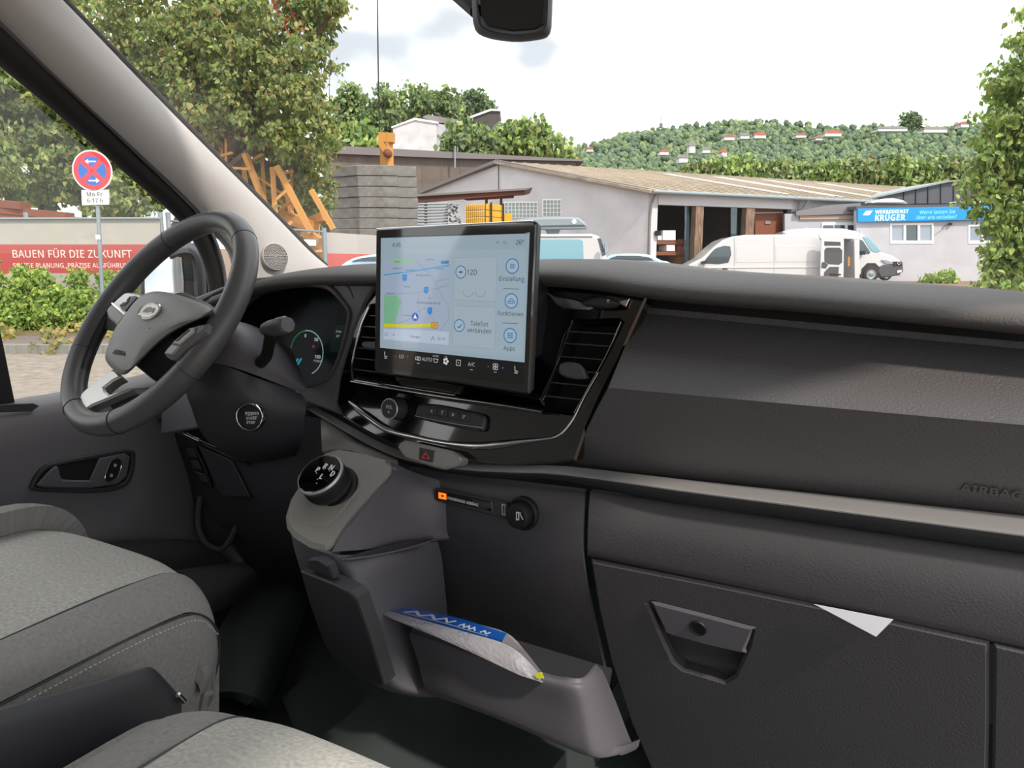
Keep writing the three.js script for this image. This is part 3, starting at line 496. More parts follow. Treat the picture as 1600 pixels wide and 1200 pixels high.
// ---------- instrument hood and cluster ----------
{
  const bp = planeLat([480, 430, 0.965], [480, 620, 0.935]);
  const open = [[330, 520], [352, 480], [378, 460], [396, 451], [425, 445], [505, 447], [517, 452], [540, 478], [546, 487], [545, 500], [530, 556], [512, 590], [500, 598], [470, 606], [400, 640], [330, 640]];
  part('instrument_hood', plate([[255, 500], [300, 466], [350, 446], [400, 434], [470, 428], [590, 428], [586, 447], [570, 473], [554, 512], [539, 557], [530, 592], [524, 631], [530, 648], [480, 630], [470, 640], [250, 680]], bp, { t: 0.05, bevel: 0.004, holes: [open] }), m.plastic, dash, 'dark instrument hood around the cluster');
  const lip = [[345, 486], [360, 472], [378, 461], [398, 452], [430, 445], [475, 443], [505, 446], [518, 452], [532, 467], [545, 486], [544, 503], [530, 556], [513, 590], [498, 599], [480, 604]];
  part('hood_rim', rod(lip.map(([x, y]) => bp(x, y, 0.002)), [0.006, 0.007, 0.007, 0.007, 0.0065, 0.006, 0.0055, 0.005, 0.004, 0.0035, 0.003, 0.003, 0.003, 0.003, 0.003], { n: 80, sides: 10 }), m.pad, dash, 'raised rim of the hood');
  part('hood_brow', rod([[300, 478], [350, 452], [388, 442], [412, 437], [450, 435.5], [505, 436], [530, 441], [545, 450], [552, 466]].map(([x, y]) => bp(x, y, 0.0)), [0.004, 0.004, 0.004, 0.0035, 0.003, 0.003, 0.002, 0.0015, 0.001], { n: 60, sides: 8 }), m.skin, dash);
  // cavity walls and the display
  const cp = planeLat([480, 470, 1.045], [480, 600, 1.02]);
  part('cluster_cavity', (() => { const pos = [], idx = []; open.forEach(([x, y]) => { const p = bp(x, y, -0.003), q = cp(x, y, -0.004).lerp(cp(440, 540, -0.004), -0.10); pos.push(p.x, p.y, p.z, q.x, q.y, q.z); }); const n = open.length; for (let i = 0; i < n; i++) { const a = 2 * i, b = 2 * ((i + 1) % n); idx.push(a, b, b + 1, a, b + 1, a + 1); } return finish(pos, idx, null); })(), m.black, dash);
  const P = (x, y) => { const q = cp(x, y).sub(cp.o); return [q.dot(cp.right), q.dot(cp.up)]; };
  const bl = P(300, 640), tr = P(590, 430), bx = [bl[0], bl[1], tr[0], tr[1]], W = 1024, H = Math.round(1024 * (tr[1] - bl[1]) / (tr[0] - bl[0]));
  const X = (x, y) => { const q = P(x, y); return [(q[0] - bl[0]) / (tr[0] - bl[0]) * W, H - (q[1] - bl[1]) / (tr[1] - bl[1]) * H]; };
  const tex = canvas(W, H, (g) => {
    g.fillStyle = '#020304'; g.fillRect(0, 0, W, H);
    const sh = (pts, col) => { g.fillStyle = col; g.beginPath(); pts.forEach((p, i) => { const q = X(...p); i ? g.lineTo(...q) : g.moveTo(...q); }); g.fill(); };
    sh([[489, 466], [527, 472], [525, 560], [500, 600], [400, 640], [440, 540]], '#071013');
    sh([[523, 509], [545, 506], [536, 552], [514, 550]], '#152224');
    const c = X(479, 551), e = X(504, 551), r = (e[0] - c[0]) * 1.03;
    g.lineWidth = 5; g.strokeStyle = '#a8c4c0'; g.beginPath(); g.arc(c[0], c[1], r, -1.75, 1.15); g.stroke();
    g.strokeStyle = '#2f8f3c'; g.beginPath(); g.arc(c[0], c[1], r, -3.4, -1.75); g.stroke();
    g.strokeStyle = '#2fb8dc'; g.lineWidth = 9; for (const k of [0, 5]) { g.beginPath(); g.moveTo(...X(459 + k, 571)); g.lineTo(...X(466 + k, 560)); g.stroke(); }
    g.fillStyle = '#cfe0e0'; g.font = 'bold 20px sans-serif'; g.textAlign = 'center';
    g.fillText('0', ...X(477, 527)); g.fillText('50', ...X(494, 533)); g.fillText('100', ...X(496, 560)); g.font = '13px sans-serif'; g.fillText('POWER', ...X(496, 566)); g.fillText('0 km', ...X(529, 520)); g.fillText('26°', ...X(528, 527));
    g.fillStyle = '#a02030'; g.fillRect(...X(488, 539), 14, 12);
  });
  part('cluster_display', plate([[310, 600], [340, 490], [380, 455], [500, 440], [552, 470], [552, 520], [530, 600], [480, 632], [320, 636]], cp, { t: 0.01, bevel: 0.001, box: bx }), MP({ color: 0x020203, roughness: 0.3, specularIntensity: 0.25, emissiveMap: tex, emissive: 0xffffff, emissiveIntensity: 0.28 }), dash, 'dark instrument display with power gauge');
}
// ---------- driver side lower dash ----------
{
  part('knee_panel', patch([
    dRow([[190, 640, 1.02], [262, 655, 0.99], [310, 672, 0.96], [400, 700, 0.94], [480, 650, 0.95], [560, 690, 0.95]]),
    dRow([[195, 690, 1.04], [272, 690, 1.00], [320, 700, 0.975], [390, 735, 0.955], [450, 760, 0.95], [560, 760, 0.95]]),
    dRow([[205, 760, 1.06], [290, 740, 1.02], [330, 760, 0.99], [385, 790, 0.975], [440, 820, 0.97], [560, 830, 0.97]]),
    dRow([[235, 850, 1.12], [300, 830, 1.06], [335, 830, 1.03], [380, 850, 1.02], [440, 880, 1.02], [560, 900, 1.02]]),
    dRow([[250, 900, 1.30], [310, 880, 1.25], [345, 880, 1.22], [390, 900, 1.22], [440, 930, 1.22], [560, 950, 1.22]])], { t: 0.01, k: 4, crease: 1 }), m.darkPlastic, dash, 'dark knee panel below the column');
  const kp = planeLat([330, 700, 0.968], [330, 790, 0.975]);
  const swp = part('switch_plate', plate([[287, 696], [303, 698], [318, 726], [330, 764], [316, 760], [300, 735]], kp, { t: 0.01, off: 0.016, bevel: 0.002 }), m.black, dash);
  for (const [x, y] of [[296, 707], [303, 726], [314, 746]]) part('rocker_switch', plate([[x - 6, y - 7], [x + 5, y - 6], [x + 11, y + 8], [x - 1, y + 6]], kp, { t: 0.004, off: 0.020, bevel: 0.001 }), m.darkPlastic, swp);
  part('switch_edge', rod([kp(305, 737, 0.022), kp(318, 741, 0.022)], 0.0012, { n: 4, sides: 6 }), m.chrome, swp);
  part('fuse_cover', plate([[310, 697], [362, 720], [391, 778], [350, 775], [338, 762]], kp, { t: 0.006, off: 0.015, bevel: 0.0015 }), m.darkPlastic, dash);
  // piano black strip end below the wheel
  part('gloss_end_piece', patch([
    [[246, 648], [256, 645], [262, 640], [275, 660], [300, 678], [330, 690], [380, 712]].map(([x, y]) => pD(x, y, 0.955)),
    [[246, 656], [258, 656], [270, 662], [288, 676], [308, 686], [338, 700], [384, 720]].map(([x, y]) => pD(x, y, 0.925)),
    [[248, 664], [262, 670], [280, 678], [295, 684], [315, 694], [345, 708], [388, 728]].map(([x, y]) => pD(x, y, 0.945))], { t: 0.004, k: 5, crease: 0.8 }), m.gloss, dash, 'gloss black strip end beside the door');
  part('pocket_rim', rod([[313, 775], [310, 800], [311, 828], [322, 848], [344, 858], [358, 846], [368, 826], [376, 806], [378, 792]].map(([x, y]) => pD(x, y, 1.0)), 0.006, { n: 50 }), m.plastic, dash, 'rim of a small open pocket');
  part('pocket_back', plate([[313, 770], [376, 790], [374, 810], [358, 846], [344, 856], [322, 846], [311, 826]], planeLat([340, 780, 1.01], [340, 850, 1.01]), { t: 0.01, bevel: 0.001 }), m.darkPlastic, dash);
}
// ---------- column cowl, stalk, start button ----------
{
  const c = thing('steering_column', pD(390, 640, 0.86), 'dark steering column cowl with indicator stalk and round start button', 'steering column');
  part('lower_cowl', patch([
    dRow([[285, 560, 0.80], [350, 572, 0.81], [400, 590, 0.845], [472, 616, 0.915]]),
    dRow([[290, 610, 0.79], [345, 610, 0.80], [405, 620, 0.835], [478, 630, 0.905]]),
    dRow([[300, 640, 0.80], [335, 645, 0.805], [400, 660, 0.832], [476, 655, 0.90]]),
    dRow([[310, 668, 0.83], [350, 690, 0.835], [405, 704, 0.855], [470, 695, 0.91]]),
    dRow([[325, 690, 0.90], [360, 712, 0.90], [405, 722, 0.91], [462, 712, 0.94]])], { t: 0.006, k: 5, crease: 1 }), m.darkPlastic, c);
  part('upper_cowl', patch([
    dRow([[300, 500, 0.86], [360, 500, 0.88], [410, 515, 0.94], [455, 545, 1.00]]),
    dRow([[300, 512, 0.82], [368, 508, 0.835], [428, 538, 0.90], [474, 592, 0.955]]),
    dRow([[295, 535, 0.80], [365, 535, 0.815], [420, 562, 0.865], [478, 606, 0.925]]),
    dRow([[288, 560, 0.80], [352, 571, 0.812], [405, 588, 0.85], [473, 614, 0.918]])], { t: 0.006, k: 5, crease: 1 }), m.plastic, c);
  const st = part('indicator_stalk', rod([pD(408, 566, 0.85), pD(416, 556, 0.825), pD(420, 540, 0.80), pD(424, 520, 0.785)], [0.010, 0.0095, 0.009, 0.010], { n: 20, sides: 12 }), m.black, c, 'black indicator stalk');
  const a = pD(415, 515, 0.79), b = pD(450, 507, 0.775);
  part('stalk_tip', rod([a, a.clone().lerp(b, 0.15), a.clone().lerp(b, 0.5), a.clone().lerp(b, 0.55), a.clone().lerp(b, 0.9), b], [0.010, 0.0125, 0.0125, 0.0135, 0.0135, 0.0115], { n: 30, sides: 8 }), m.plastic, st, 'ribbed grey stalk end');
  part('stalk_boot', lathe([[0.014, 0], [0.014, 0.006], [0.011, 0.012], [0, 0.014]], pD(407, 567, 0.862), pD(416, 556, 0.825).sub(pD(408, 566, 0.85)), 20), m.plastic, st);
  const bc = pD(392, 651, 0.818), ax = EYE.clone().sub(bc).normalize().multiplyScalar(0.55).add(new V3(0, -0.02, 0.45)).normalize();
  const sb = part('start_button', lathe([[0, 0.005], [0.0187, 0.0045], [0.0197, 0.003]], bc, ax, 40), m.black, c, 'round power start stop button');
  part('button_ring', lathe([[0.0196, 0.002], [0.0203, 0.0066], [0.0222, 0.0066], [0.0240, 0.002], [0.0244, -0.006]], bc, ax, 48), m.chrome, sb, 'chrome ring');
  const bpn = planeOf(bc.clone().addScaledVector(ax, 0.0052), ax);
  part('button_print', mergeGeometries([text('POWER', 0.0048, 0.0002, bpn, 394, 646, 0, font), text('START', 0.0044, 0.0002, bpn, 393, 653.5, 0, font), text('STOP', 0.0044, 0.0002, bpn, 392, 660, 0, font), bar(bpn(384, 648.5, 0), bpn(403, 651.5, 0), 0.0003, 0.0004)]), m.icon, sb);
}
// ---------- steering wheel ----------
{
  const W0 = new V3(-1.0559, 1.5122, -0.7308), e = new THREE.Euler(-0.6489, -0.1333, 0, 'YXZ');
  const U = new V3(1, 0, 0).applyEuler(e), Vv = new V3(0, 1, 0).applyEuler(e), N = new V3(0, 0, 1).applyEuler(e);
  const w = thing('steering_wheel', W0, 'black leather steering wheel with silver lower spoke', 'steering wheel');
  const at = (x, y, h = 0) => W0.clone().addScaledVector(U, x).addScaledVector(Vv, y).addScaledVector(N, h);
  const wp = planeOf(W0.clone(), N);
  { // rim: thicker grips at the sides, leather seams
    const n = 240, s = 20, pos = [], idx = [], uv = [];
    for (let i = 0; i < n; i++) { const a = i / n * 2 * Math.PI, ca = Math.cos(a), sa = Math.sin(a), r0 = 0.0172 + 0.0012 * Math.abs(ca);
      let seam = 1; for (const q of [52, 128, 205, 248, 292, 335]) { const dd = Math.abs(((a / R - q + 540) % 360) - 180); if (dd < 1.0) seam = 0.99; }
      for (let j = 0; j < s; j++) { const b = j / s * 2 * Math.PI, rr0 = r0 * seam, p = at((0.178 + rr0 * Math.cos(b)) * ca, (0.178 * 1.042 + rr0 * Math.cos(b)) * sa, rr0 * 1.05 * Math.sin(b)); pos.push(p.x, p.y, p.z); uv.push(i / n * 1.1, j / s * 0.11); } }
    for (let i = 0; i < n; i++) for (let j = 0; j < s; j++) { const a = i * s + j, b = ((i + 1) % n) * s + j, c = ((i + 1) % n) * s + (j + 1) % s, d = i * s + (j + 1) % s; idx.push(a, b, c, a, c, d); }
    part('rim', finish(pos, idx, uv, 1.4), m.wheelLeather, w);
    for (const q of [52, 128, 205, 248, 292, 335]) { const a = q * R, pts = []; for (let j = 0; j <= 24; j++) { const b = j / 24 * 2 * Math.PI; pts.push(at((0.178 + 0.0178 * Math.cos(b)) * Math.cos(a), (0.1855 + 0.0178 * Math.cos(b)) * Math.sin(a), 0.0186 * Math.sin(b))); } part('rim_seam', rod(pts, 0.0007, { n: 40, sides: 5 }), m.wheelDark, w); }
    // lacing on the inside of the left grip
    const lace = []; for (let i = 0; i < 46; i++) { const a = (172 + i * 1.05) * R, b0 = Math.PI + 0.5, b1 = Math.PI - 0.25; const q = (aa, bb) => at((0.178 + 0.0187 * Math.cos(bb)) * Math.cos(aa), (0.1855 + 0.0187 * Math.cos(bb)) * Math.sin(aa), 0.0192 * Math.sin(bb)); lace.push(rod([q(a, b0), q(a + 0.012, b1)], 0.0009, { n: 1, sides: 4 })); }
    part('lacing', mergeGeometries(lace), m.wheelDark, w).userData.kind = 'stuff';
  }
  const Z = (a, oy = 420) => a.map(([x, y]) => [90 + x * 0.15, oy + y * 0.15]);
  // hub body behind the cover
  part('hub', lathe([[0, 0.012], [0.05, 0.010], [0.068, -0.01], [0.074, -0.05], [0.07, -0.075], [0, -0.08]], at(0.0, -0.012, -0.004), N, 40), m.wheelDark, w);
  for (const q of [-1, 1]) part('spoke', patch([[at(q * 0.04, 0.030, -0.004), at(q * 0.10, 0.026, -0.012), at(q * 0.168, 0.034, -0.004)], [at(q * 0.04, 0, 0.004), at(q * 0.10, -0.002, 0), at(q * 0.168, 0.004, 0.004)], [at(q * 0.04, -0.030, -0.004), at(q * 0.10, -0.028, -0.012), at(q * 0.168, -0.030, -0.004)]], { t: 0.02, k: 4 }), m.wheelDark, w);
  const cover = part('airbag_cover', (() => { // domed pad
    const o = Z([[850, 290], [960, 246], [1080, 240], [1210, 262], [1350, 306], [1480, 356], [1580, 405], [1600, 440], [1550, 490], [1420, 552], [1270, 622], [1110, 726], [980, 842], [860, 962], [750, 1072], [700, 1098], [640, 1088], [520, 975], [500, 910], [530, 800], [600, 625], [690, 490], [775, 372]]);
    const c2 = [208, 0]; const rows = []; const cx = 90 + 960 * 0.15, cy = 420 + 620 * 0.15;
    const ring = (k, h) => { const a = o.map(([x, y]) => wp(cx + (x - cx) * k, cy + (y - cy) * k, h)); a.push(a[0].clone()); return new THREE.CatmullRomCurve3(a).getPoints(72); };
    const rs = [ring(1.0, 0.000), ring(1.01, 0.014), ring(0.985, 0.024), ring(0.90, 0.031), ring(0.6, 0.036), ring(0.3, 0.038), ring(0.02, 0.038)];
    const pos = [], idx = [], uv = []; rs.forEach((r) => r.forEach((p) => { pos.push(p.x, p.y, p.z); uv.push(p.x, p.y); })); const n = 73;
    for (let i = 0; i < rs.length - 1; i++) for (let j = 0; j < 72; j++) idx.push(i * n + j, i * n + j + 1, (i + 1) * n + j + 1, i * n + j, (i + 1) * n + j + 1, (i + 1) * n + j);
    return finish(pos, idx, uv, 0.9); })(), m.hubCover, w, 'grey grained airbag cover');
  { // oval badge; its bright centre stands in for glare over the script
    const bc = wp(235, 486.5, 0.0375), el = (a, b, h) => { const out = []; for (let i = 0; i < 40; i++) { const t = i / 40 * 2 * Math.PI; out.push(new THREE.Vector2(a * Math.cos(t), b * Math.sin(t))); } return out; };
    const bpl = { o: bc, n: N, right: U, up: Vv };
    const bd = part('badge', plate2(el(0.030, 0.0155), bpl, { t: 0.006, off: 0.0035, bevel: 0.0012, holes: [el(0.025, 0.0118)] }), m.chrome, cover, 'silver oval badge');
    part('badge_glare_face', plate2(el(0.0251, 0.0119), bpl, { t: 0.005, off: 0.0026, bevel: 0.0003 }), m.silver, cover);
    part('badge_glare', plate2([[-0.016, -0.005], [-0.010, 0.005], [0.002, 0.007], [0.015, 0.004], [0.016, -0.004], [0.002, -0.006]].map((p) => new THREE.Vector2(...p)), bpl, { t: 0.002, off: 0.0038, bevel: 0.0012 }), m.chrome, cover);
    part('cover_mark', mergeGeometries([bar(wp(257, 506, 0.037), wp(264, 501.5, 0.037), 0.0015, 0.0012), bar(wp(255, 501, 0.0375), wp(258, 501.5, 0.0375), 0.0012, 0.001)]), m.wheelDark, cover);
    part('cover_lettering', text('AIRBAG', 0.0075, 0.0006, Object.assign((x, y, o) => wp(x, y, o), { right: U, up: Vv, n: N }), 187, 551, 0.0352, font, 0), m.wheelDark, cover, 'small embossed lettering');
  }
  // switch pods
  const podL = part('switch_pod', plate(Z([[498, 450], [520, 410], [580, 345], [690, 250], [740, 236], [860, 256], [880, 275], [790, 380], [700, 490], [630, 590], [570, 545], [515, 500]]), wp, { t: 0.022, off: 0.020, bevel: 0.004, smooth: 2 }), m.silver, w, 'silver grey switch pod');
  part('rocker', plate(Z([[640, 380], [700, 350], [750, 285], [800, 275], [830, 290], [700, 440], [660, 420]]), wp, { t: 0.006, off: 0.023, bevel: 0.0012 }), m.plastic, podL);
  part('dark_gap', plate(Z([[640, 382], [690, 345], [715, 350], [720, 318], [752, 285], [735, 345], [690, 385]]), wp, { t: 0.003, off: 0.0238, bevel: 0.0003 }), m.black, podL);
  part('chrome_bar', rod(Z([[570, 362], [640, 425], [705, 480]]).map(([x, y]) => wp(x, y, 0.0205)), 0.0018, { n: 10, sides: 8 }), m.chrome, podL);
  part('button', plate(Z([[510, 445], [560, 375], [690, 490], [625, 575], [560, 525]]), wp, { t: 0.005, off: 0.0212, bevel: 0.0012 }), m.gearPlastic, podL);
  const podR = part('switch_pod', plate(Z([[1100, 890], [1120, 840], [1200, 750], [1380, 600], [1480, 568], [1560, 560], [1520, 640], [1430, 720], [1280, 850], [1200, 930], [1150, 930]]), wp, { t: 0.03, off: 0.026, bevel: 0.004 }), m.plastic, w);
  part('rocker', plate(Z([[1190, 770], [1370, 615], [1420, 605], [1415, 660], [1265, 790]]), wp, { t: 0.006, off: 0.0295, bevel: 0.0012 }), m.gearPlastic, podR);
  part('button', plate(Z([[1105, 880], [1185, 785], [1265, 800], [1180, 890]]), wp, { t: 0.008, off: 0.030, bevel: 0.0012 }), m.gearPlastic, podR);
  part('dark_gap', plate(Z([[1225, 750], [1365, 625], [1375, 640], [1290, 710], [1250, 750]]), wp, { t: 0.003, off: 0.0303, bevel: 0.0003 }), m.black, podR);
  // open silver lower spoke
  part('lower_spoke', plate(Z([[222, 560], [240, 500], [330, 415], [450, 325], [560, 242], [600, 255], [655, 318], [560, 368], [480, 432], [490, 470], [530, 506], [620, 475], [740, 432], [765, 446], [640, 500], [470, 575], [345, 625], [290, 666], [262, 655], [225, 605]], 540), wp, { t: 0.018, off: 0.006, bevel: 0.003 }), m.silver, w, 'silver lower spoke');
  part('spoke_inner', plate(Z([[520, 590], [600, 530], [760, 440], [940, 430], [960, 460], [800, 560], [640, 640], [560, 660]], 540), wp, { t: 0.01, off: -0.012, bevel: 0.002 }), m.wheelDark, w);
}

// ================= touch screen =================
{
  const sp = planeLat([715, 352, 0.862], [715, 604, 0.846]);
  const s = thing('touch_screen', sp(715, 612), 'large gloss black touch screen showing a map in the middle of the dashboard', 'screen');
  const Q = (x, y) => [580 + x * 0.23333, 340 + y * 0.23333];
  const out = [Q(40, 75), Q(30, 92), Q(24, 560), Q(18, 1000), Q(24, 1030), Q(36, 1040), Q(600, 1110), Q(1020, 1180), Q(1046, 1178), Q(1056, 1160), Q(1080, 600), Q(1104, 60), Q(1098, 34), Q(1080, 26), Q(600, 50)];
  const body = part('glass_front', plate(out, sp, { t: 0.006, bevel: 0.0018 }), m.gloss, s, 'black glass front');
  part('housing', plate(out.map(([x, y]) => [x + (x - 715) * 0.006, y + (y - 485) * 0.008]), sp, { t: 0.020, off: -0.007, bevel: 0.004 }), m.darkPlastic, s, 'dark housing rim');
  part('mount', boxAt(0.16, 0.12, 0.10, sp(715, 490).x, sp(715, 500).y, sp(715, 490).z - 0.075, 0.01), m.black, s);
  part('edge_highlight', rod([Q(36, 76), Q(300, 62), Q(600, 47), Q(1080, 23)].map(([x, y]) => sp(x, y, -0.004)), 0.0011, { n: 20, sides: 6 }), m.chrome, s, 'thin chrome line in place of a highlight along the top edge');  // chrome line imitates the highlight on the screen edge
  // display area
  const disp = [Q(66, 137), Q(1062, 106), Q(1028, 970), Q(60, 871)];
  const P = (p) => { const q = sp(p[0], p[1]).sub(sp.o); return [q.dot(sp.right), q.dot(sp.up)]; };
  const pp = [...disp, Q(20, 1040), Q(1056, 1170)].map(P), bx = [Math.min(...pp.map((p) => p[0])), Math.min(...pp.map((p) => p[1])), Math.max(...pp.map((p) => p[0])), Math.max(...pp.map((p) => p[1]))];
  const Wd = 1400, Hd = Math.round(Wd * (bx[3] - bx[1]) / (bx[2] - bx[0]));
  const X = (x, y) => { const q = P(Q(x, y)); return [(q[0] - bx[0]) / (bx[2] - bx[0]) * Wd, (bx[3] - q[1]) / (bx[3] - bx[1]) * Hd]; };
  const ui = canvas(Wd, Hd, (g) => {
    const poly = (pts, fill, stroke, lw) => { g.beginPath(); pts.forEach((p, i) => { const q = X(...p); i ? g.lineTo(...q) : g.moveTo(...q); }); if (fill) { g.closePath(); g.fillStyle = fill; g.fill(); } if (stroke) { g.strokeStyle = stroke; g.lineWidth = lw || 3; g.stroke(); } };
    const tx = (s, x, y, size, col = '#2b3a44', bold = '', al = 'center') => { g.fillStyle = col; g.font = bold + ' ' + size + 'px sans-serif'; g.textAlign = al; g.textBaseline = 'middle'; g.fillText(s, ...X(x, y)); };
    const circ = (x, y, r, fill, stroke, lw) => { g.beginPath(); g.arc(...X(x, y), r, 0, 7); if (fill) { g.fillStyle = fill; g.fill(); } if (stroke) { g.strokeStyle = stroke; g.lineWidth = lw; g.stroke(); } };
    g.fillStyle = '#030404'; g.fillRect(0, 0, Wd, Hd);
    poly([[66, 137], [1062, 106], [1028, 970], [60, 871]], '#9fb3c0');
    // map
    poly([[86, 280], [525, 262], [520, 853], [84, 815]], '#a3b2c8');
    poly([[86, 520], [180, 525], [205, 560], [160, 712], [86, 712]], '#7db893');
    poly([[130, 280], [280, 276], [300, 300], [150, 312]], '#94c29a');
    for (const l of [[[300, 290], [400, 385], [460, 500], [515, 580], [520, 680], [450, 770]], [[86, 515], [300, 505], [525, 455]], [[320, 510], [316, 630], [370, 600]], [[430, 430], [525, 405]], [[160, 712], [240, 690], [290, 660]], [[360, 600], [420, 690]], [[440, 480], [525, 432]]]) poly(l, null, '#8e9dae', 5);
    poly([[86, 384], [290, 358], [525, 320]], null, '#2d9fd0', 9);
    poly([[86, 720], [240, 726], [410, 720]], null, '#d7cf00', 26);
    poly([[405, 702], [447, 704], [446, 742], [404, 740]], '#dca900', '#5c4a00', 3); tx('27', 426, 722, 22, '#5c4a00');
    poly([[84, 745], [300, 750], [520, 765], [517, 853], [84, 815]], '#b9c8da');
    tx('Tübingen', 293, 798, 24); tx('321 m', 470, 810, 26); circ(101, 781, 13, null, '#506070', 3); tx('N', 152, 785, 20); poly([[402, 822], [414, 798], [426, 822]], null, '#405060', 4);
    for (const [x, y] of [[225, 404], [369, 487], [394, 626]]) { poly([[x - 15, y - 22], [x + 15, y - 25], [x + 15, y + 10], [x, y + 26], [x - 15, y + 12]], '#0c7fd6'); tx('i', x, y - 4, 24, '#6fc0ff', 'bold'); }
    circ(295, 665, 32, '#0a52c4'); poly([[295, 645], [308, 680], [295, 672], [282, 680]], '#ffffff');
    tx('Gewerbegebiet Au-Ost', 384, 571, 22, '#38424c'); tx('Au', 392, 538, 18); tx('Stuttgarter Str.', 178, 340, 15); tx('Reutlinger Straße', 345, 386, 16); tx('Güterbahnhof', 262, 350, 15); tx('Lustnau', 175, 294, 15); tx('Hegelstraße', 130, 506, 15); tx('Bahnhof', 240, 463, 16); tx('Weststadt', 460, 344, 14); tx('Eisenbahnstr.', 398, 280, 13); tx('Am Mühlbach', 240, 655, 15); poly([[468, 290], [522, 288], [520, 308], [468, 310]], '#1787b8');
    // cards
    for (const c of [[[556, 270], [845, 262], [835, 565], [552, 548]], [[552, 590], [835, 600], [828, 882], [548, 856]]]) poly(c, '#a5b6c2', '#90a0ae', 3);
    circ(601, 365, 44, '#a9bccb', '#2a78b4', 7); circ(601, 365, 9, '#24333d'); circ(588, 365, 4, '#24333d'); circ(614, 365, 4, '#24333d'); tx('12D', 676, 368, 52, '#24333d');
    for (const [x, s] of [[650, '◁◁'], [732, '▷▷']]) { g.beginPath(); g.arc(...X(x, 490), 44, 0.1, 3.04); g.strokeStyle = '#6b7c8a'; g.lineWidth = 3; g.stroke(); tx(s, x, 480, 26, '#4a5a66'); }
    circ(591, 723, 44, '#a9bccb', '#2a78b4', 7); g.save(); g.translate(...X(591, 723)); g.rotate(-0.6); g.beginPath(); g.arc(0, -16, 26, 0.7, 2.44); g.strokeStyle = '#2a68a0'; g.lineWidth = 9; g.stroke(); g.restore();
    tx('Telefon', 725, 712, 46); tx('verbinden', 724, 758, 46);
    // right column
    for (const [y, s] of [[325, 'Einstellung'], [558, 'Funktionen'], [790, 'Apps']]) { const x = 946 - (y - 325) * 0.032; circ(x, y, 50, '#a9bccb', '#2a78b4', 8); tx(s, x - 6, y + 86, 42); }
    for (const k of [-12, 0, 12]) { const q = X(946, 325); g.fillStyle = '#1f6ea8'; g.fillRect(q[0] - 20, q[1] + k - 3, 40, 6); const a = X(931, 790); for (const kx of [-16, 0, 16]) g.fillRect(a[0] + kx - 5, a[1] + k * 1.2 - 5, 10, 10); }
    { const q = X(939, 560); g.strokeStyle = '#1f6ea8'; g.lineWidth = 5; g.strokeRect(q[0] - 26, q[1], 52, 14); g.beginPath(); g.arc(q[0], q[1], 18, 3.2, 6.2); g.stroke(); }
    for (const [y, x] of [[475, 938], [706, 932]]) poly([[x - 52, y], [x + 52, y + 4]], null, '#5b6873', 5);
    tx('4:45', 171, 183, 44, '#24333d'); tx('26°', 998, 166, 46, '#24333d'); tx('⌂', 106, 184, 30, '#7c8c98'); tx('M', 848, 168, 22, '#5b6b78'); tx('5G', 897, 168, 24, '#5b6b78');
    // climate row
    const wh = '#c9cfd2'; tx('LO', 204, 929, 38, wh); tx('–', 163, 926, 36, '#8a9296'); poly([[244, 920], [247, 940]], null, '#c02020', 6); tx('AUTO', 374, 950, 38, wh); tx('HOME', 433, 927, 20, wh); tx('A/C', 672, 983, 38, wh); tx('–', 785, 995, 36, '#8a9296'); tx('+', 882, 1006, 36, '#2f7fd8', 'bold');
    const seat = (x, y) => { const q = X(x, y); g.strokeStyle = wh; g.lineWidth = 6; g.beginPath(); g.moveTo(q[0] - 10, q[1] - 24); g.lineTo(q[0] - 6, q[1] + 12); g.lineTo(q[0] + 18, q[1] + 14); g.stroke(); g.beginPath(); g.moveTo(q[0] - 12, q[1] + 26); g.lineTo(q[0] + 16, q[1] + 26); g.stroke(); };
    seat(97, 918); seat(970, 1016);
    { let q = X(315, 944); g.strokeStyle = wh; g.lineWidth = 5; g.strokeRect(q[0] - 22, q[1] - 12, 30, 22); g.beginPath(); g.arc(q[0] + 10, q[1], 14, 0, 7); g.stroke(); q = X(433, 955); g.beginPath(); g.moveTo(q[0] - 22, q[1] - 10); g.lineTo(q[0] + 22, q[1] - 8); g.lineTo(q[0] + 12, q[1] + 16); g.lineTo(q[0] - 12, q[1] + 16); g.closePath(); g.stroke(); q = X(501, 962); for (let i = 0; i < 5; i++) { g.fillStyle = '#e6e6e6'; g.beginPath(); g.arc(q[0] + 16 * Math.cos(i * 1.26), q[1] + 18 * Math.sin(i * 1.26), 10, 0, 7); g.fill(); } q = X(585, 974); g.strokeRect(q[0] - 18, q[1] - 22, 36, 40); g.fillStyle = wh; g.fillRect(q[0] - 4, q[1] - 6, 8, 8); q = X(833, 998); for (let i = 0; i < 4; i++) { g.beginPath(); g.arc(q[0] + 14 * Math.cos(i * 1.57 + .8), q[1] + 16 * Math.sin(i * 1.57 + .8), 10, 0, 7); g.stroke(); } }
    for (const [x, y] of [[316, 975], [672, 1018], [832, 1034], [501, 932]]) poly([[x - 10, y], [x + 10, y + 1]], null, wh, 4);
  });
  part('display', plate([Q(60, 128), Q(1066, 98), Q(1020, 1120), Q(50, 1010)], sp, { t: 0.001, off: 0.0004, bevel: 0.0001, box: bx }), MP({ color: 0x020203, roughness: 0.08, emissiveMap: ui, emissive: 0xffffff, emissiveIntensity: 0.42, clearcoat: 0.6, clearcoatRoughness: 0.04 }), s, 'lit display with map, cards and climate row');
  RectAreaLightUniformsLib.init();
  const lite = new THREE.RectAreaLight(0xcfe2f0, 0.25, 0.2, 0.14); lite.position.copy(sp(712, 470, 0.006)).sub(s.position); lite.lookAt(sp(712, 470, 0.5)); s.add(lite);
  lite.lookAt(sp(712, 470, 0.006).addScaledVector(sp.n, -1)); 
}
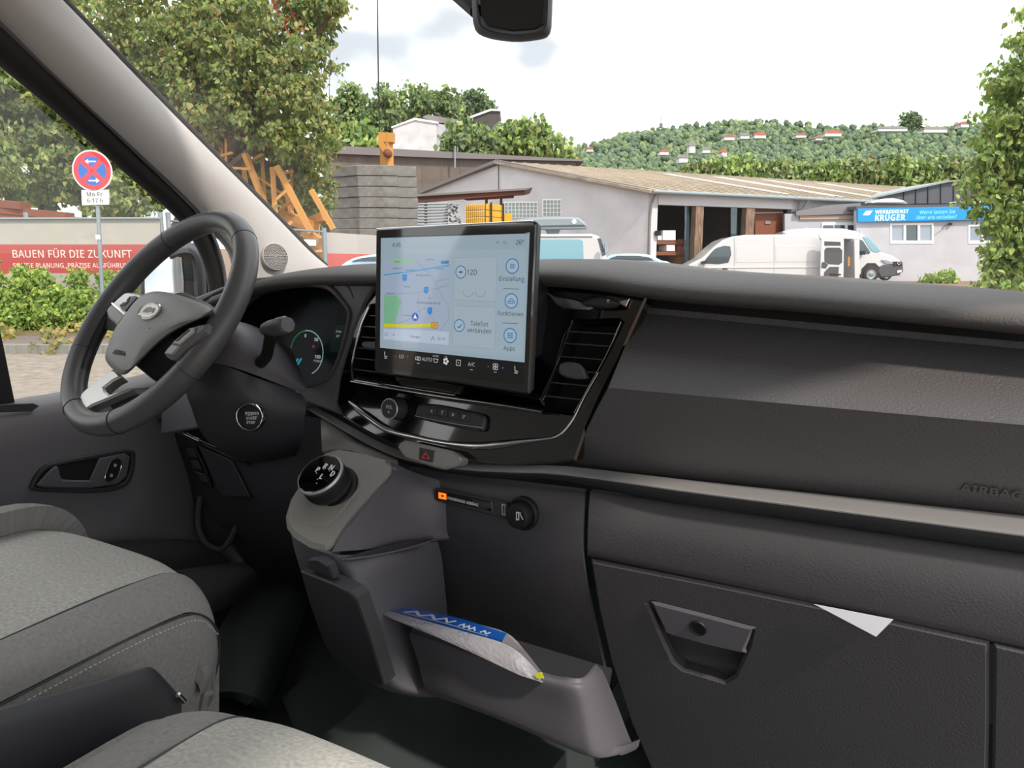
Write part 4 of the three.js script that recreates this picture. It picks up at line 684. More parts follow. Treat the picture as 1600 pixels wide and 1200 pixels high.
// ================= gear console =================
{
  const gp = planeLat([540, 700, 0.862], [500, 850, 0.700]);
  const dRow = (a) => a.map(([px, py, D]) => pD(px, py, D < 0.82 ? D + 0.028 * Math.min(1, (0.82 - D) / 0.14) : D));
  const c = thing('gear_console', pD(560, 1060, 0.72), 'grey gear selector console jutting out below the hazard switch', 'console');
  part('selector_top', plate([[529, 699], [572, 705], [604, 716], [617, 728], [615, 742], [580, 777], [550, 808], [528, 839], [516, 852], [506, 857], [482, 851], [456, 835], [446, 821], [444, 803], [452, 777], [475, 741], [505, 707]], gp, { t: 0.03, bevel: 0.006, smooth: 1 }), m.gearPlastic, c);
  part('selector_plate', plate([[530, 702], [603, 718], [582, 742], [559, 766], [526, 808], [510, 822], [498, 825], [461, 813], [455, 806], [458, 792], [472, 769], [500, 730]], gp, { t: 0.003, off: 0.001, bevel: 0.0007 }), m.gearPlastic, c, 'inset plate around the selector');
  const o = gp(519, 765, 0.001), ax = gp.n.clone().add(new V3(-0.02, 0.0, 0.22)).normalize();
  part('selector_base', lathe([[0.041, -0.002], [0.041, 0.003], [0.037, 0.005], [0, 0.005]], o, ax, 48), m.black, c);
  const k = part('rotary_selector', lathe([[0.032, 0.004], [0.0335, 0.008], [0.0345, 0.012], [0.0345, 0.030], [0.036, 0.033], [0.036, 0.036], [0.0335, 0.039]], o, ax, 64), m.darkPlastic, c, 'round rotary gear selector');
  const rib = []; for (let i = 0; i < 90; i++) { const a = i / 90 * 2 * Math.PI, x = new V3(1, 0, 0).addScaledVector(ax, -ax.x).normalize(), z = x.clone().cross(ax), d = x.multiplyScalar(Math.cos(a) * 0.0347).addScaledVector(z, Math.sin(a) * 0.0347); rib.push(rod([o.clone().add(d).addScaledVector(ax, 0.013), o.clone().add(d).addScaledVector(ax, 0.029)], 0.0006, { n: 1, sides: 4 })); }
  part('grip_ribs', mergeGeometries(rib), m.black, k).userData.kind = 'stuff';
  part('selector_ring', lathe([[0.0335, 0.0388], [0.0348, 0.0385], [0.0362, 0.0355]], o, ax, 64), m.satin, k, 'satin ring');
  part('selector_cap', lathe([[0.0335, 0.0385], [0.031, 0.0395], [0.0, 0.0400]], o, ax, 64), m.gloss, k, 'gloss black cap');
  const tpl = planeOf(o.clone().addScaledVector(ax, 0.0403), ax), Zp = (x, y) => [430 + x * 0.15, 680 + y * 0.15];
  part('gear_letters', mergeGeometries([['P', 445, 358], ['R', 525, 322], ['N', 588, 336], ['D', 600, 400], ['L', 483, 430]].map(([s, x, y]) => text(s, 0.0088, 0.0003, tpl, ...Zp(x, y), 0, font, 0))), m.whitePrint, k, 'white letters P R N D L');
  part('gear_dots', mergeGeometries([[430, 395], [505, 352], [565, 370], [578, 430], [432, 500], [440, 460]].map(([x, y]) => lathe([[0.0008, 0], [0.0008, 0.0004], [0, 0.0004]], tpl(...Zp(x, y), 0), ax, 8))), m.icon, k);
  part('console_neck', patch([
    dRow([[500, 640, 0.97], [520, 662, 0.95], [560, 690, 0.93], [620, 715, 0.92]]),
    dRow([[502, 680, 0.92], [525, 690, 0.90], [570, 703, 0.89], [622, 724, 0.885]]),
    dRow([[503, 705, 0.875], [529, 702, 0.868], [572, 708, 0.86], [620, 732, 0.86]])], { t: 0.006, k: 4, crease: 1 }), m.gearPlastic, c);
  part('console_wing', patch([
    dRow([[612, 722, 0.858], [645, 737, 0.885], [690, 752, 0.903], [735, 764, 0.915]]),
    dRow([[612, 746, 0.822], [648, 760, 0.865], [692, 778, 0.893], [738, 790, 0.912]]),
    dRow([[580, 783, 0.765], [630, 796, 0.835], [690, 810, 0.889], [738, 820, 0.912]]),
    dRow([[546, 822, 0.706], [610, 830, 0.79], [686, 836, 0.888], [738, 840, 0.915]]),
    dRow([[522, 862, 0.668], [575, 858, 0.73], [640, 848, 0.84], [690, 846, 0.925]])], { t: 0.006, k: 4, crease: 1 }), m.plastic, c);
  part('console_body', patch([
    dRow([[452, 822, 0.80], [458, 836, 0.70], [484, 855, 0.672], [520, 866, 0.668], [560, 866, 0.70], [620, 856, 0.79], [684, 846, 0.90]]),
    dRow([[458, 850, 0.80], [463, 862, 0.705], [492, 882, 0.68], [532, 888, 0.668], [566, 884, 0.69], [625, 870, 0.77], [690, 870, 0.91]]),
    dRow([[470, 892, 0.80], [474, 896, 0.71], [510, 915, 0.683], [548, 925, 0.67], [578, 925, 0.69], [630, 915, 0.78], [694, 905, 0.92]]),
    dRow([[487, 950, 0.80], [493, 955, 0.715], [533, 978, 0.69], [567, 988, 0.678], [598, 990, 0.70], [645, 980, 0.78], [700, 970, 0.94]]),
    dRow([[512, 1012, 0.82], [519, 1018, 0.73], [560, 1042, 0.70], [592, 1052, 0.69], [622, 1055, 0.71], [660, 1050, 0.77], [706, 1040, 0.92]]),
    dRow([[550, 1050, 0.86], [558, 1054, 0.77], [590, 1072, 0.73], [612, 1080, 0.72], [640, 1086, 0.73], [672, 1088, 0.77], [712, 1080, 0.90]]),
    dRow([[560, 1050, 0.95], [568, 1054, 0.90], [595, 1070, 0.85], [615, 1078, 0.84], [640, 1084, 0.84], [672, 1086, 0.85], [712, 1080, 0.95]])], { t: 0.006, k: 4, crease: 1 }), m.plastic, c);
  const fpn = planeOf(pD(515, 960, 0.694), pD(490, 930, 0.712).sub(pD(555, 970, 0.676)).cross(pD(500, 915, 0.682).sub(pD(560, 1042, 0.698))));
  part('cover_flap', plate([[469, 892], [520, 912], [545, 924], [556, 936], [575, 990], [600, 1072], [590, 1072], [556, 1058], [520, 1030], [504, 1000], [484, 945]], fpn, { t: 0.02, off: 0.006, bevel: 0.002 }), m.darkPlastic, c, 'dark cover flap on the console side');
  part('flap_grip', plate([[480, 874], [496, 874], [512, 884], [520, 906], [482, 890]], fpn, { t: 0.012, off: 0.002, bevel: 0.002 }), m.darkPlastic, c, 'dark finger notch above the flap');
  part('slot_shade', patch([dRow([[536, 872, 0.668], [575, 860, 0.722], [630, 847, 0.80], [678, 841, 0.872]]), dRow([[538, 874, 0.664], [580, 868, 0.716], [635, 856, 0.792], [678, 843, 0.870]])], { t: 0.003, k: 4 }), m.darkPlastic, c, 'narrow dark strip in place of the shaded card slot');  // dark strip set slightly proud, its colour stands for shade in the slot
  part('slot_lip', rod(dRow([[534, 875, 0.662], [580, 869, 0.712], [635, 857, 0.788], [680, 843, 0.866]]), 0.0016, { n: 20, sides: 8 }), m.plastic, c);
}
// ================= storage bin =================
{
  const b = thing('storage_bin', pD(800, 1120, 0.80), 'open dark storage bin low on the dashboard left of the glove box', 'storage bin');
  const rim = [[640, 990, 0.742], [700, 1012, 0.730], [780, 1040, 0.726], [850, 1064, 0.722], [892, 1073, 0.722], [915, 1073, 0.735], [934, 1059, 0.775], [943, 1048, 0.86]];
  const bot = [[668, 1084, 0.745], [712, 1098, 0.735], [790, 1128, 0.73], [860, 1158, 0.73], [905, 1176, 0.735], [935, 1182, 0.745], [968, 1175, 0.79], [990, 1166, 0.87]];
  const inn = (a, k) => a.map(([x, y, D], i) => { const p = pD(x, y, D); return p.add(new V3(i > 5 ? -0.010 * k : (i > 3 ? -0.006 * k : 0), 0, i < 7 ? -0.010 * k : 0)); });
  part('bin_wall', patch([dRow(bot).map((p) => p.add(new V3(0, -0.002, -0.02))), dRow(bot), dRow(rim.map(([x, y, D], i) => [x * 0.6 + bot[i][0] * 0.4, y * 0.6 + bot[i][1] * 0.4, D * 0.6 + bot[i][2] * 0.4])), dRow(rim).map((p) => p.add(new V3(0, -0.003, 0))), inn(rim, 0.5).map((p) => p.add(new V3(0, 0.002, 0))), inn(rim, 1), inn(bot, 1.6).map((p) => p.add(new V3(0, 0.014, 0)))], { t: 0.002, k: 4, crease: 1.2 }), m.plastic, b);
  part('bin_floor', patch([inn(bot, 0.3).slice(0, 6).map((p) => p.add(new V3(0, 0.004, 0))), [-0.62, -0.57, -0.52, -0.47, -0.42, -0.37].map((X) => new V3(X, 1.02, -0.93))], { t: 0.006, k: 4 }), m.darkPlastic, b);
}
// ================= packet in the bin =================
{
  const secs = [
    [[594, 950, 0.740], [592, 945, 0.760], [592, 944, 0.780], [593, 946, 0.785]],
    [[616, 968, 0.728], [603, 953, 0.742], [626, 946, 0.785], [640, 956, 0.790]],
    [[686, 997, 0.718], [686, 976, 0.736], [706, 963, 0.785], [720, 985, 0.790]],
    [[742, 1022, 0.712], [736, 990, 0.733], [750, 976, 0.785], [770, 1010, 0.790]],
    [[780, 1040, 0.708], [784, 1004, 0.732], [792, 989, 0.785], [810, 1030, 0.790]],
    [[815, 1056, 0.708], [814, 1022, 0.728], [818, 1014, 0.775], [832, 1050, 0.780]],
    [[848, 1066, 0.712], [846, 1056, 0.725], [848, 1052, 0.755], [852, 1064, 0.760]]].map((s) => dRow(s));
  const w = thing('wipes_packet', secs[3][0].clone(), 'blue and silver foil packet lying in the storage bin', 'packet');
  const foil = MP({ color: 0x9c9aa0, roughness: 0.32, metalness: 0.25, clearcoat: 0.5, clearcoatRoughness: 0.2, bumpMap: rep(texLeather, 6), bumpScale: 0.0018 });
  const col = (i) => secs.map((s) => s[i]);
  const lerp = (a, b, t, h) => a.map((p, i) => p.clone().lerp(b[i], t).add(new V3(0, 0, h * (i % 2 ? 1 : 0.6))));
  part('foil_front', patch([col(0), lerp(col(0), col(1), 0.5, 0.006), col(1)], { t: 0.001, k: 4, crease: 1 }), foil, w, 'crinkled silver foil front');
  const tex = canvas(1024, 160, (g) => { g.fillStyle = '#0f62c8'; g.fillRect(0, 0, 1024, 160); g.fillStyle = '#0a4fa8'; g.fillRect(0, 118, 1024, 42); g.strokeStyle = '#f2f6ff'; g.lineWidth = 16; g.lineJoin = 'round'; const zig = (x, n, w, h) => { g.beginPath(); for (let i = 0; i < n; i++) g.lineTo(x + i * w, i % 2 ? 74 - h : 84 + h * 0.3); g.stroke(); }; zig(330, 8, 34, 34); zig(620, 7, 26, 26); zig(820, 4, 26, 22); g.lineWidth = 8; g.beginPath(); g.moveTo(330, 112); g.lineTo(900, 116); g.stroke(); });
  part('printed_top', patch([col(2), lerp(col(2), col(1), 0.5, 0.003), col(1)].map((r) => r.slice(0, 5)), { t: 0.001, k: 4, uv01: true }), MP({ map: tex, roughness: 0.28, clearcoat: 0.8, clearcoatRoughness: 0.15 }), w, 'blue printed top with white lettering strokes');
  part('clear_end', patch([col(2), lerp(col(2), col(1), 0.5, 0.002), col(1)].map((r) => r.slice(4)), { t: 0.001, k: 4 }), foil, w);
  part('foil_back', patch([col(2), col(3), col(0)], { t: 0.001, k: 3, flip: true }), foil, w);
  part('tail_mark', plate([[834, 1052], [846, 1050], [850, 1060], [838, 1060]], planeLat([840, 1050, 0.712], [840, 1066, 0.708]), { t: 0.001, bevel: 0.0001 }), M({ color: 0xb7b82a, roughness: 0.4 }), w, 'small yellow green print');
}
// footwell: pedal box hump and mat
{
  const mt = thing('floor_mat', pY(560, 1130, 0.79), 'dark rubber floor mat in front of the passenger seat', 'floor mat');
  part('mat', patch([[[440, 1090], [520, 1030], [640, 1010], [760, 1000]].map(([x, y]) => pY(x, y, 0.80)), [[470, 1160], [560, 1130], [660, 1120], [820, 1110]].map(([x, y]) => pY(x, y, 0.795)), [[520, 1260], [620, 1240], [720, 1230], [900, 1220]].map(([x, y]) => pY(x, y, 0.80))], { t: 0.008, k: 4 }), m.floor, mt);
  structure('floor_hump', patch([[[320, 1090], [330, 1010], [372, 935], [420, 880]].map(([x, y]) => pY(x, y, 0.80)), [[355, 1080], [372, 1005], [412, 930], [440, 890]].map(([x, y]) => pY(x, y, 0.86)), [[400, 1090], [430, 1000], [456, 940], [470, 900]].map(([x, y]) => pY(x, y, 0.86)), [[420, 1110], [450, 1030], [480, 950], [500, 920]].map(([x, y]) => pY(x, y, 0.80))], { t: 0.02, k: 4, crease: 1 }), m.floor, 'dark carpeted hump on the floor beside the driver seat', 'floor hump');
}

// ================= outdoors =================
const x = {
  asphalt: M({ map: rep(tint(14, 21, 0.22, [0.70, 0.68, 0.65]), 0.5), color: 0xbdb8b2, roughness: 0.95 }),
  yard: M({ map: rep(tint(14, 25, 0.2, [0.68, 0.62, 0.57]), 0.4), color: 0xb9a596, roughness: 0.95 }),
  paving: M({ map: rep(tint(20, 22, 0.2, [0.66, 0.63, 0.62]), 0.8), color: 0xa9a19e, roughness: 0.95 }),
  kerb: M({ map: rep(tint(20, 23, 0.15, [0.7, 0.7, 0.69]), 1), color: 0xb5b5b0, roughness: 0.9 }),
  soil: M({ color: 0x6d6242, roughness: 1 }),
  concrete: M({ map: rep(tint(9, 31, 0.35, [0.62, 0.61, 0.58]), 0.35), color: 0xc4c1b8, roughness: 0.95 }),
  concrete2: M({ map: rep(tint(11, 33, 0.2, [0.60, 0.60, 0.595]), 0.4), color: 0xcfcfcc, roughness: 0.95 }),
  bark: M({ color: 0x5b4a3c, roughness: 1, bumpMap: rep(texLeather, 3), bumpScale: 0.02 }),
  steel: M({ color: 0x8d989c, metalness: 0.5, roughness: 0.5 }),
  orange: M({ color: 0xbd8742, roughness: 0.7 }),
  rust: M({ color: 0x7c4b36, roughness: 0.9 }),
  wallPale: M({ map: rep(tint(6, 41, 0.10, [0.86, 0.86, 0.86]), 0.12), color: 0xe6e6ea, roughness: 0.9 }),
  wallGrey: M({ map: rep(tint(6, 43, 0.08, [0.82, 0.82, 0.83]), 0.12), color: 0xdedfe4, roughness: 0.9 }),
  wallBack: M({ map: rep(tint(8, 45, 0.18, [0.60, 0.57, 0.55]), 0.1), color: 0xbab2ac, roughness: 0.95 }),
  roofSheet: M({ map: rep(tint(10, 47, 0.25, [0.78, 0.75, 0.70]), 0.15), color: 0xd2cabf, roughness: 0.9 }),
  pier: M({ map: rep(tint(12, 51, 0.5, [0.66, 0.60, 0.55]), 0.5), color: 0xb9a99b, roughness: 0.95 }),
  roofDark: M({ color: 0x54585e, roughness: 0.6, metalness: 0.2 }),
  roofGrey: M({ color: 0x7a7576, roughness: 0.9 }),
  dark: M({ color: 0x2b2a2c, roughness: 0.8 }),
  brown: M({ color: 0x7d4a35, roughness: 0.85 }),
  beam: M({ color: 0x5d3b33, roughness: 0.9 }),
  paint: MP({ color: 0xc6c8cb, roughness: 0.3, clearcoat: 0.6 }),
  carBlue: MP({ color: 0x9fc0da, roughness: 0.25, clearcoat: 0.8 }),
  tint: MP({ color: 0x32444c, roughness: 0.06, clearcoat: 1 }),
  tintBlue: MP({ color: 0x6fa3b4, roughness: 0.08, clearcoat: 1 }),
  bumper: M({ color: 0x474a50, roughness: 0.6 }),
  tyre: M({ color: 0x2a2a2b, roughness: 0.85 }),
  frameW: M({ color: 0xeef0f0, roughness: 0.6 }),
  yellow: M({ color: 0xe0a92a, roughness: 0.7 }),
  pane: MP({ color: 0x8b98a6, roughness: 0.05, clearcoat: 1 }),
  block: MP({ color: 0x7d8c8a, roughness: 0.2, clearcoat: 0.5 }),
};
const slabR = (r0, r1, d0, d1, y0, y1) => { const g = new THREE.BoxGeometry(r1 - r0, y1 - y0, d1 - d0); const p = g.attributes.position, uv = g.attributes.uv; for (let i = 0; i < p.count; i++) uv.setXY(i, p.getX(i), p.getZ(i)); return frame(g, G((r0 + r1) / 2, (d0 + d1) / 2, (y0 + y1) / 2), RT.clone(), new V3(0, 1, 0), FW.clone().negate()); };
structure('ground', slabR(-220, 220, -60, 1000, -0.4, -0.06), x.yard, 'pale yard and street ground around the van', 'ground');
structure('road', slabR(-60, 3, -20, 11.4, -0.06, 0.0), x.asphalt, 'light asphalt road beside the van', 'road');
structure('kerb', slabR(-60, -1, 11.4, 11.58, -0.05, 0.13), x.kerb, 'stone kerb along the footpath', 'kerb');
structure('footpath', slabR(-60, -1, 11.58, 12.8, -0.05, 0.12), x.paving, 'narrow grey footpath behind the kerb', 'footpath');
structure('verge', slabR(-60, -1, 12.8, 14.6, -0.05, 0.13), x.soil, 'planted strip in front of the banner fence', 'verge');

// ---------- leaves ----------
const leafGeo = (() => { // folded pointed leaf, unit size
  const p = [0, 0, 0, -0.34, 0.35, 0.10, 0, 0.45, 0, 0.34, 0.35, 0.10, -0.18, 0.75, 0.06, 0.18, 0.75, 0.06, 0, 1, -0.06];
  return finish(p, [0, 2, 1, 0, 3, 2, 1, 2, 4, 2, 3, 5, 4, 2, 6, 2, 5, 6], null, 0.3); })();
const leafMat = MP({ color: 0xffffff, roughness: 0.75, transmission: 0.45, thickness: 0, side: THREE.DoubleSide });
function foliage(parent, lumps, n, size, cols, name = 'foliage') {   // leaves gathered in sprays
  const vol = lumps.map((l) => l.r.x * l.r.y), tot = vol.reduce((a, b) => a + b, 0);
  const im = new THREE.InstancedMesh(leafGeo, leafMat, n); im.name = name; im.userData.kind = 'stuff';
  const mt = new THREE.Matrix4(), q = new THREE.Quaternion(), e = new THREE.Euler(), c = new THREE.Color(); let k = 0;
  const per = 34;
  lumps.forEach((l, li) => { const cnt = li === lumps.length - 1 ? n - k : Math.round(n * vol[li] / tot);
    let spray = null, sr = 0, tone = 1, left = 0;
    for (let i = 0; i < cnt && k < n; i++, k++) {
      if (!left--) { left = Math.round(per * rr(0.6, 1.4)); const d = new V3(rr(-1, 1), rr(-1, 1), rr(-1, 1)).normalize(), rad = Math.pow(rnd(), 0.4), wob = 1 + 0.5 * fbm(d.x * 2.2 + li * 3.1, d.y * 2.2, d.z * 2.2 + 5, 3);
        spray = l.c.clone().add(d.multiply(l.r).multiplyScalar(rad * wob)); sr = Math.max(size * 1.6, Math.min(l.r.x, l.r.y * 1.5) * rr(0.12, 0.24)); tone = rr(0.82, 1.18); }
      const p = spray.clone().add(new V3(rr(-1, 1) + rr(-1, 1), (rr(-1, 1) + rr(-1, 1)) * 0.6, rr(-1, 1) + rr(-1, 1)).multiplyScalar(sr * 0.6)).sub(parent.position);
      e.set(rr(-1.2, 1.2), rr(0, 6.28), rr(2.0, 4.3)); q.setFromEuler(e); const s = size * rr(0.65, 1.25);
      im.setMatrixAt(k, mt.compose(p, q, new V3(s, s, s)));
      const a = cols[Math.floor(rnd() * cols.length)]; c.set(a).multiplyScalar(rr(0.85, 1.1) * tone); im.setColorAt(k, c);
    } });
  im.castShadow = im.receiveShadow = true; parent.add(im); return im;
}
const lump = (px, py, rpx, d, ry = 1, rz = 1) => { const r = rpx * d / FOCAL; return { c: pC(px, py, d), r: new V3(r, r * ry, r * rz) }; };
function tree(name, label, basePx, d, lumps, n, size, cols, trunkR, group, lean = 0, y0 = 0) {
  const c0 = pC(basePx, 400, d), b = new V3(c0.x, y0, c0.z), t = thing(name, b, label, 'tree', group);
  const top = lumps.reduce((a, l) => a.add(l.c), new V3()).divideScalar(lumps.length);
  const mid = b.clone().lerp(top, 0.6); mid.x += lean; mid.y = Math.max(mid.y, y0 + 0.5);
  part('trunk', rod([b.clone().add(new V3(0, -0.05, 0)), b.clone().lerp(mid, 0.5), mid, top], [trunkR, trunkR * 0.85, trunkR * 0.6, trunkR * 0.3], { n: 14, sides: 9 }), x.bark, t);
  lumps.forEach((l, i) => { if (trunkR > 0.06) part('branch', rod([mid.clone().lerp(b, rr(0, 0.3)), mid.clone().lerp(l.c, 0.5).add(new V3(0, 0.1 * l.r.y, 0)), l.c], [trunkR * 0.4, trunkR * 0.25, trunkR * 0.08], { n: 8, sides: 6 }), x.bark, t); });
  foliage(t, lumps, n, size, cols); return t;
}
const maple = ['#7f9444', '#8a9d4a', '#70883e', '#97a250', '#677f3a', '#a9a85a', '#5f7838', '#9a8f52'];
const green = ['#7b9350', '#8aa058', '#6e8a4a', '#9aac60', '#647f48', '#a9b56c'];
const dark = ['#5d764c', '#698456', '#566e48', '#738c5a', '#809660'];
const bright = ['#93b450', '#a4be5c', '#84a64a', '#b6c86a', '#76984a'];

// maple over the street
tree('maple_tree', 'large yellow green maple tree seen through the upper left windscreen', 213, 17, [
  lump(175, 50, 105, 17), lump(300, 20, 110, 17), lump(410, 40, 95, 16.5), lump(480, 30, 45, 16.5), lump(460, 110, 68, 16), lump(360, 120, 95, 16.5), lump(270, 130, 80, 17), lump(470, 190, 66, 16), lump(420, 215, 75, 17.6), lump(365, 235, 60, 17.6), lump(490, 240, 44, 17.6), lump(478, 300, 42, 17.6), lump(440, 290, 40, 17.6), lump(505, 330, 18, 17.6), lump(500, -5, 36, 16), lump(533, 4, 18, 16), lump(120, 110, 70, 18)], 38000, 0.125, maple, 0.34, null, -0.2);
// wood behind the banner fence
[[10, 24, [[10, 90, 80], [-30, 180, 90], [40, 250, 70]], 'broad leafy tree at the far left edge behind the banner fence'], [48, 26, [[70, 110, 80], [90, 190, 75], [60, 290, 50]], 'leafy tree behind the rusty pile in the side window'], [112, 25, [[140, 170, 75], [120, 250, 60], [170, 290, 50]], 'leafy tree right behind the no stopping sign'], [190, 27, [[220, 210, 70], [240, 280, 55], [190, 320, 36]], 'leafy tree behind the top of the steering wheel'], [300, 28, [[300, 150, 70], [310, 240, 70], [330, 300, 50]], 'tree behind the front pillar'], [395, 30, [[390, 300, 60], [420, 330, 40], [480, 320, 50], [350, 330, 45]], 'low tree behind the orange crane frame']].forEach(([bx, d, ls, lab], i) =>
  tree('roadside_tree', lab, bx, d, ls.map(([a, b, r]) => lump(a, b, r, d + (i % 2))), 8000, 0.2, i % 2 ? green : maple.slice(0, 6).concat(green), 0.13, 'trees behind the fence'));
// shrubs before the banner fence
[[-20, 480, 55], [25, 470, 42], [70, 478, 48], [118, 476, 44], [165, 482, 44], [215, 486, 40]].forEach(([px, py, r], i) => {
  const d = 13.6, c = pC(px, 400, d), s = thing('shrub', new V3(c.x, 0.12, c.z), ['green shrub cut off by the left picture edge', 'tall shrub under the first word of the banner', 'green shrub left of the sign post', 'yellow green shrub left of the steering wheel rim', 'shrub at the foot of the sign post', 'shrub behind the steering wheel hub'][i], 'shrub', 'shrubs along the banner fence');
  part('stem', rod([s.position.clone(), pC(px + 3, py, d)], [0.02, 0.01], { n: 3, sides: 5 }), x.bark, s);
  foliage(s, [lump(px, py, r, d, 0.95, 0.6), lump(px + rr(-12, 12), py - r * 0.9, r * 0.45, d, 1.2, 0.6), lump(px + rr(-15, 15), py + 22, r * 0.8, d, 0.5, 0.7)], 2600, 0.085, bright.concat(['#8aa640', '#b0bd5a']));
});
// grass tufts along kerb
{ const t = thing('grass_strip', G(-9, 12.9, 0.12), 'dry grass at the foot of the shrubs', 'grass', null, 'stuff'); foliage(t, [{ c: G(-12, 12.95, 0.15), r: new V3(4, 0.08, 1.5) }, { c: G(-8, 12.95, 0.15), r: new V3(3, 0.08, 1.2) }], 2500, 0.12, ['#a79a55', '#8a8a45', '#b39b5c', '#7d8a40'], 'blades'); }

// ---------- banner fence ----------
function canvasPlate(pl, poly, W, draw) { // returns plate + texture mapped over its outline
  const P = (p) => { const q = pl(p[0], p[1]).sub(pl.o); return [q.dot(pl.right), q.dot(pl.up)]; }, a = poly.map(P);
  const bx = [Math.min(...a.map((p) => p[0])), Math.min(...a.map((p) => p[1])), Math.max(...a.map((p) => p[0])), Math.max(...a.map((p) => p[1]))], H = Math.round(W * (bx[3] - bx[1]) / (bx[2] - bx[0]));
  const X = (px, py) => { const q = P([px, py]); return [(q[0] - bx[0]) / (bx[2] - bx[0]) * W, (bx[3] - q[1]) / (bx[3] - bx[1]) * H]; };
  return { bx, tex: canvas(W, H, (g) => draw(g, X, W, H)) };
}
{
  const pl = planeC(14.7), poly = [[-420, 344], [250, 342], [250, 512], [-420, 512]];
  const f = thing('banner_fence', G(-14, 14.7, 0.1), 'construction fence with grey banner and red band reading BAUEN FÜR DIE ZUKUNFT', 'fence');
  const { bx, tex } = canvasPlate(pl, poly, 2048, (g, X, W, H) => {
    g.fillStyle = '#a5a29a'; g.fillRect(0, 0, W, H);
    let sd = 7; const rn = () => (sd = (sd * 16807) % 2147483647) / 2147483647;
    for (let i = 0; i < 260; i++) { g.fillStyle = rn() > 0.5 ? 'rgba(190,188,180,0.12)' : 'rgba(140,138,130,0.12)'; g.fillRect(rn() * W, rn() * H, 10 + rn() * 60, 4 + rn() * 40); }
    const a = X(-420, 382), b = X(250, 427); g.fillStyle = '#a84c48'; g.fillRect(0, a[1], W, b[1] - a[1]);
    g.fillStyle = '#f0d6d0'; g.textBaseline = 'middle'; g.textAlign = 'left';
    const fit = (s, x0, x1, y, w) => { const p = X(x0, y), q = X(x1, y); g.font = w + ' 60px sans-serif'; const k = (q[0] - p[0]) / g.measureText(s).width; g.font = w + ' ' + (60 * k) + 'px sans-serif'; g.fillText(s, p[0], p[1]); };
    fit('BAUEN FÜR DIE ZUKUNFT', 18, 206, 397, ''); fit('SOLIDE PLANUNG, PRÄZISE AUSFÜHRUNG', 20, 208, 415, '');
    g.fillStyle = '#6d7270'; fit('dura-bau', 96, 160, 456, 'bold'); fit('BAUEN FÜR DIE ZUKUNFT', -400, -212, 397, '');
  });
  part('banner', plate(poly, pl, { t: 0.02, bevel: 0.001, box: bx }), M({ map: tex, roughness: 0.85 }), f, 'printed grey banner');
  part('top_rail', rod([pC(-420, 343, 14.66), pC(252, 341, 14.66)], 0.022, { n: 2, sides: 8 }), x.steel, f);
  for (const px of [-300, -120, 40, 250, 262]) part('fence_post', rod([pC(px, 334, 14.8).setY(0.0), pC(px, 332, 14.8)], 0.045, { n: 2, sides: 8 }), x.steel, f);
  // mesh field towards the orange frame
  const mf = thing('mesh_fence', G(-5, 16, 0), 'wire mesh site fence below the orange crane frame', 'fence');
  for (const [a, b] of [[[264, 345], [505, 362]], [[264, 440], [505, 440]]]) part('rail', rod([pC(...a, 15.3), pC(...b, 15.3)], 0.02, { n: 2, sides: 6 }), x.steel, mf);
  const wires = []; for (let i = 0; i < 60; i++) { const px = 266 + i * 4, py = 345 + (px - 264) * 0.07; wires.push(rod([pC(px, py, 15.3), pC(px, 445, 15.3)], 0.003, { n: 1, sides: 3 })); }
  part('wire', mergeGeometries(wires), x.steel, mf).userData.kind = 'stuff';
  part('fence_post', rod([pC(506, 356, 15.7).setY(0), pC(506, 356, 15.7)], 0.05, { n: 2, sides: 8 }), x.steel, mf);
  part('white_plate', plate([[475, 374], [494, 375], [494, 384], [475, 384]], planeC(15.7), { t: 0.01 }), x.frameW, mf, 'small white notice');
  const p2 = planeC(15.9), poly2 = [[510, 363], [720, 376], [720, 470], [510, 470]];
  const c2 = canvasPlate(p2, poly2, 512, (g, X, W, H) => { g.fillStyle = '#b3aeaa'; g.fillRect(0, 0, W, H); g.fillStyle = '#c4605c'; g.beginPath(); g.moveTo(...X(505, 396)); g.lineTo(...X(725, 400)); g.lineTo(...X(725, 440)); g.lineTo(...X(505, 440)); g.fill(); });
  single('site_banner', plate(poly2, p2, { t: 0.03, bevel: 0.001, box: c2.bx }), M({ map: c2.tex, roughness: 0.85 }), 'pale banner panel with red band behind the concrete slabs, right of the mesh fence', 'banner');
  // rusty pile behind the banner
  const pile = thing('rusty_beam_pile', G(-12, 17.5, 0), 'pile of rusty brown beams above the banner at the left', 'beams');
  [[-60, 322, 110, 338], [-40, 330, 128, 345], [-60, 338, 100, 348], [-20, 316, 40, 322], [-80, 345, 120, 352]].forEach(([a, b, c, d]) => part('beam', bar(pC(a, b, 17.5), pC(c, d, 17.3), 0.3, 0.16), x.rust, pile));
  part('support', boxAt(0.2, 2.2, 0.2, pC(30, 345, 17.4).x, 1.05, pC(30, 345, 17.4).z), x.rust, pile);
}
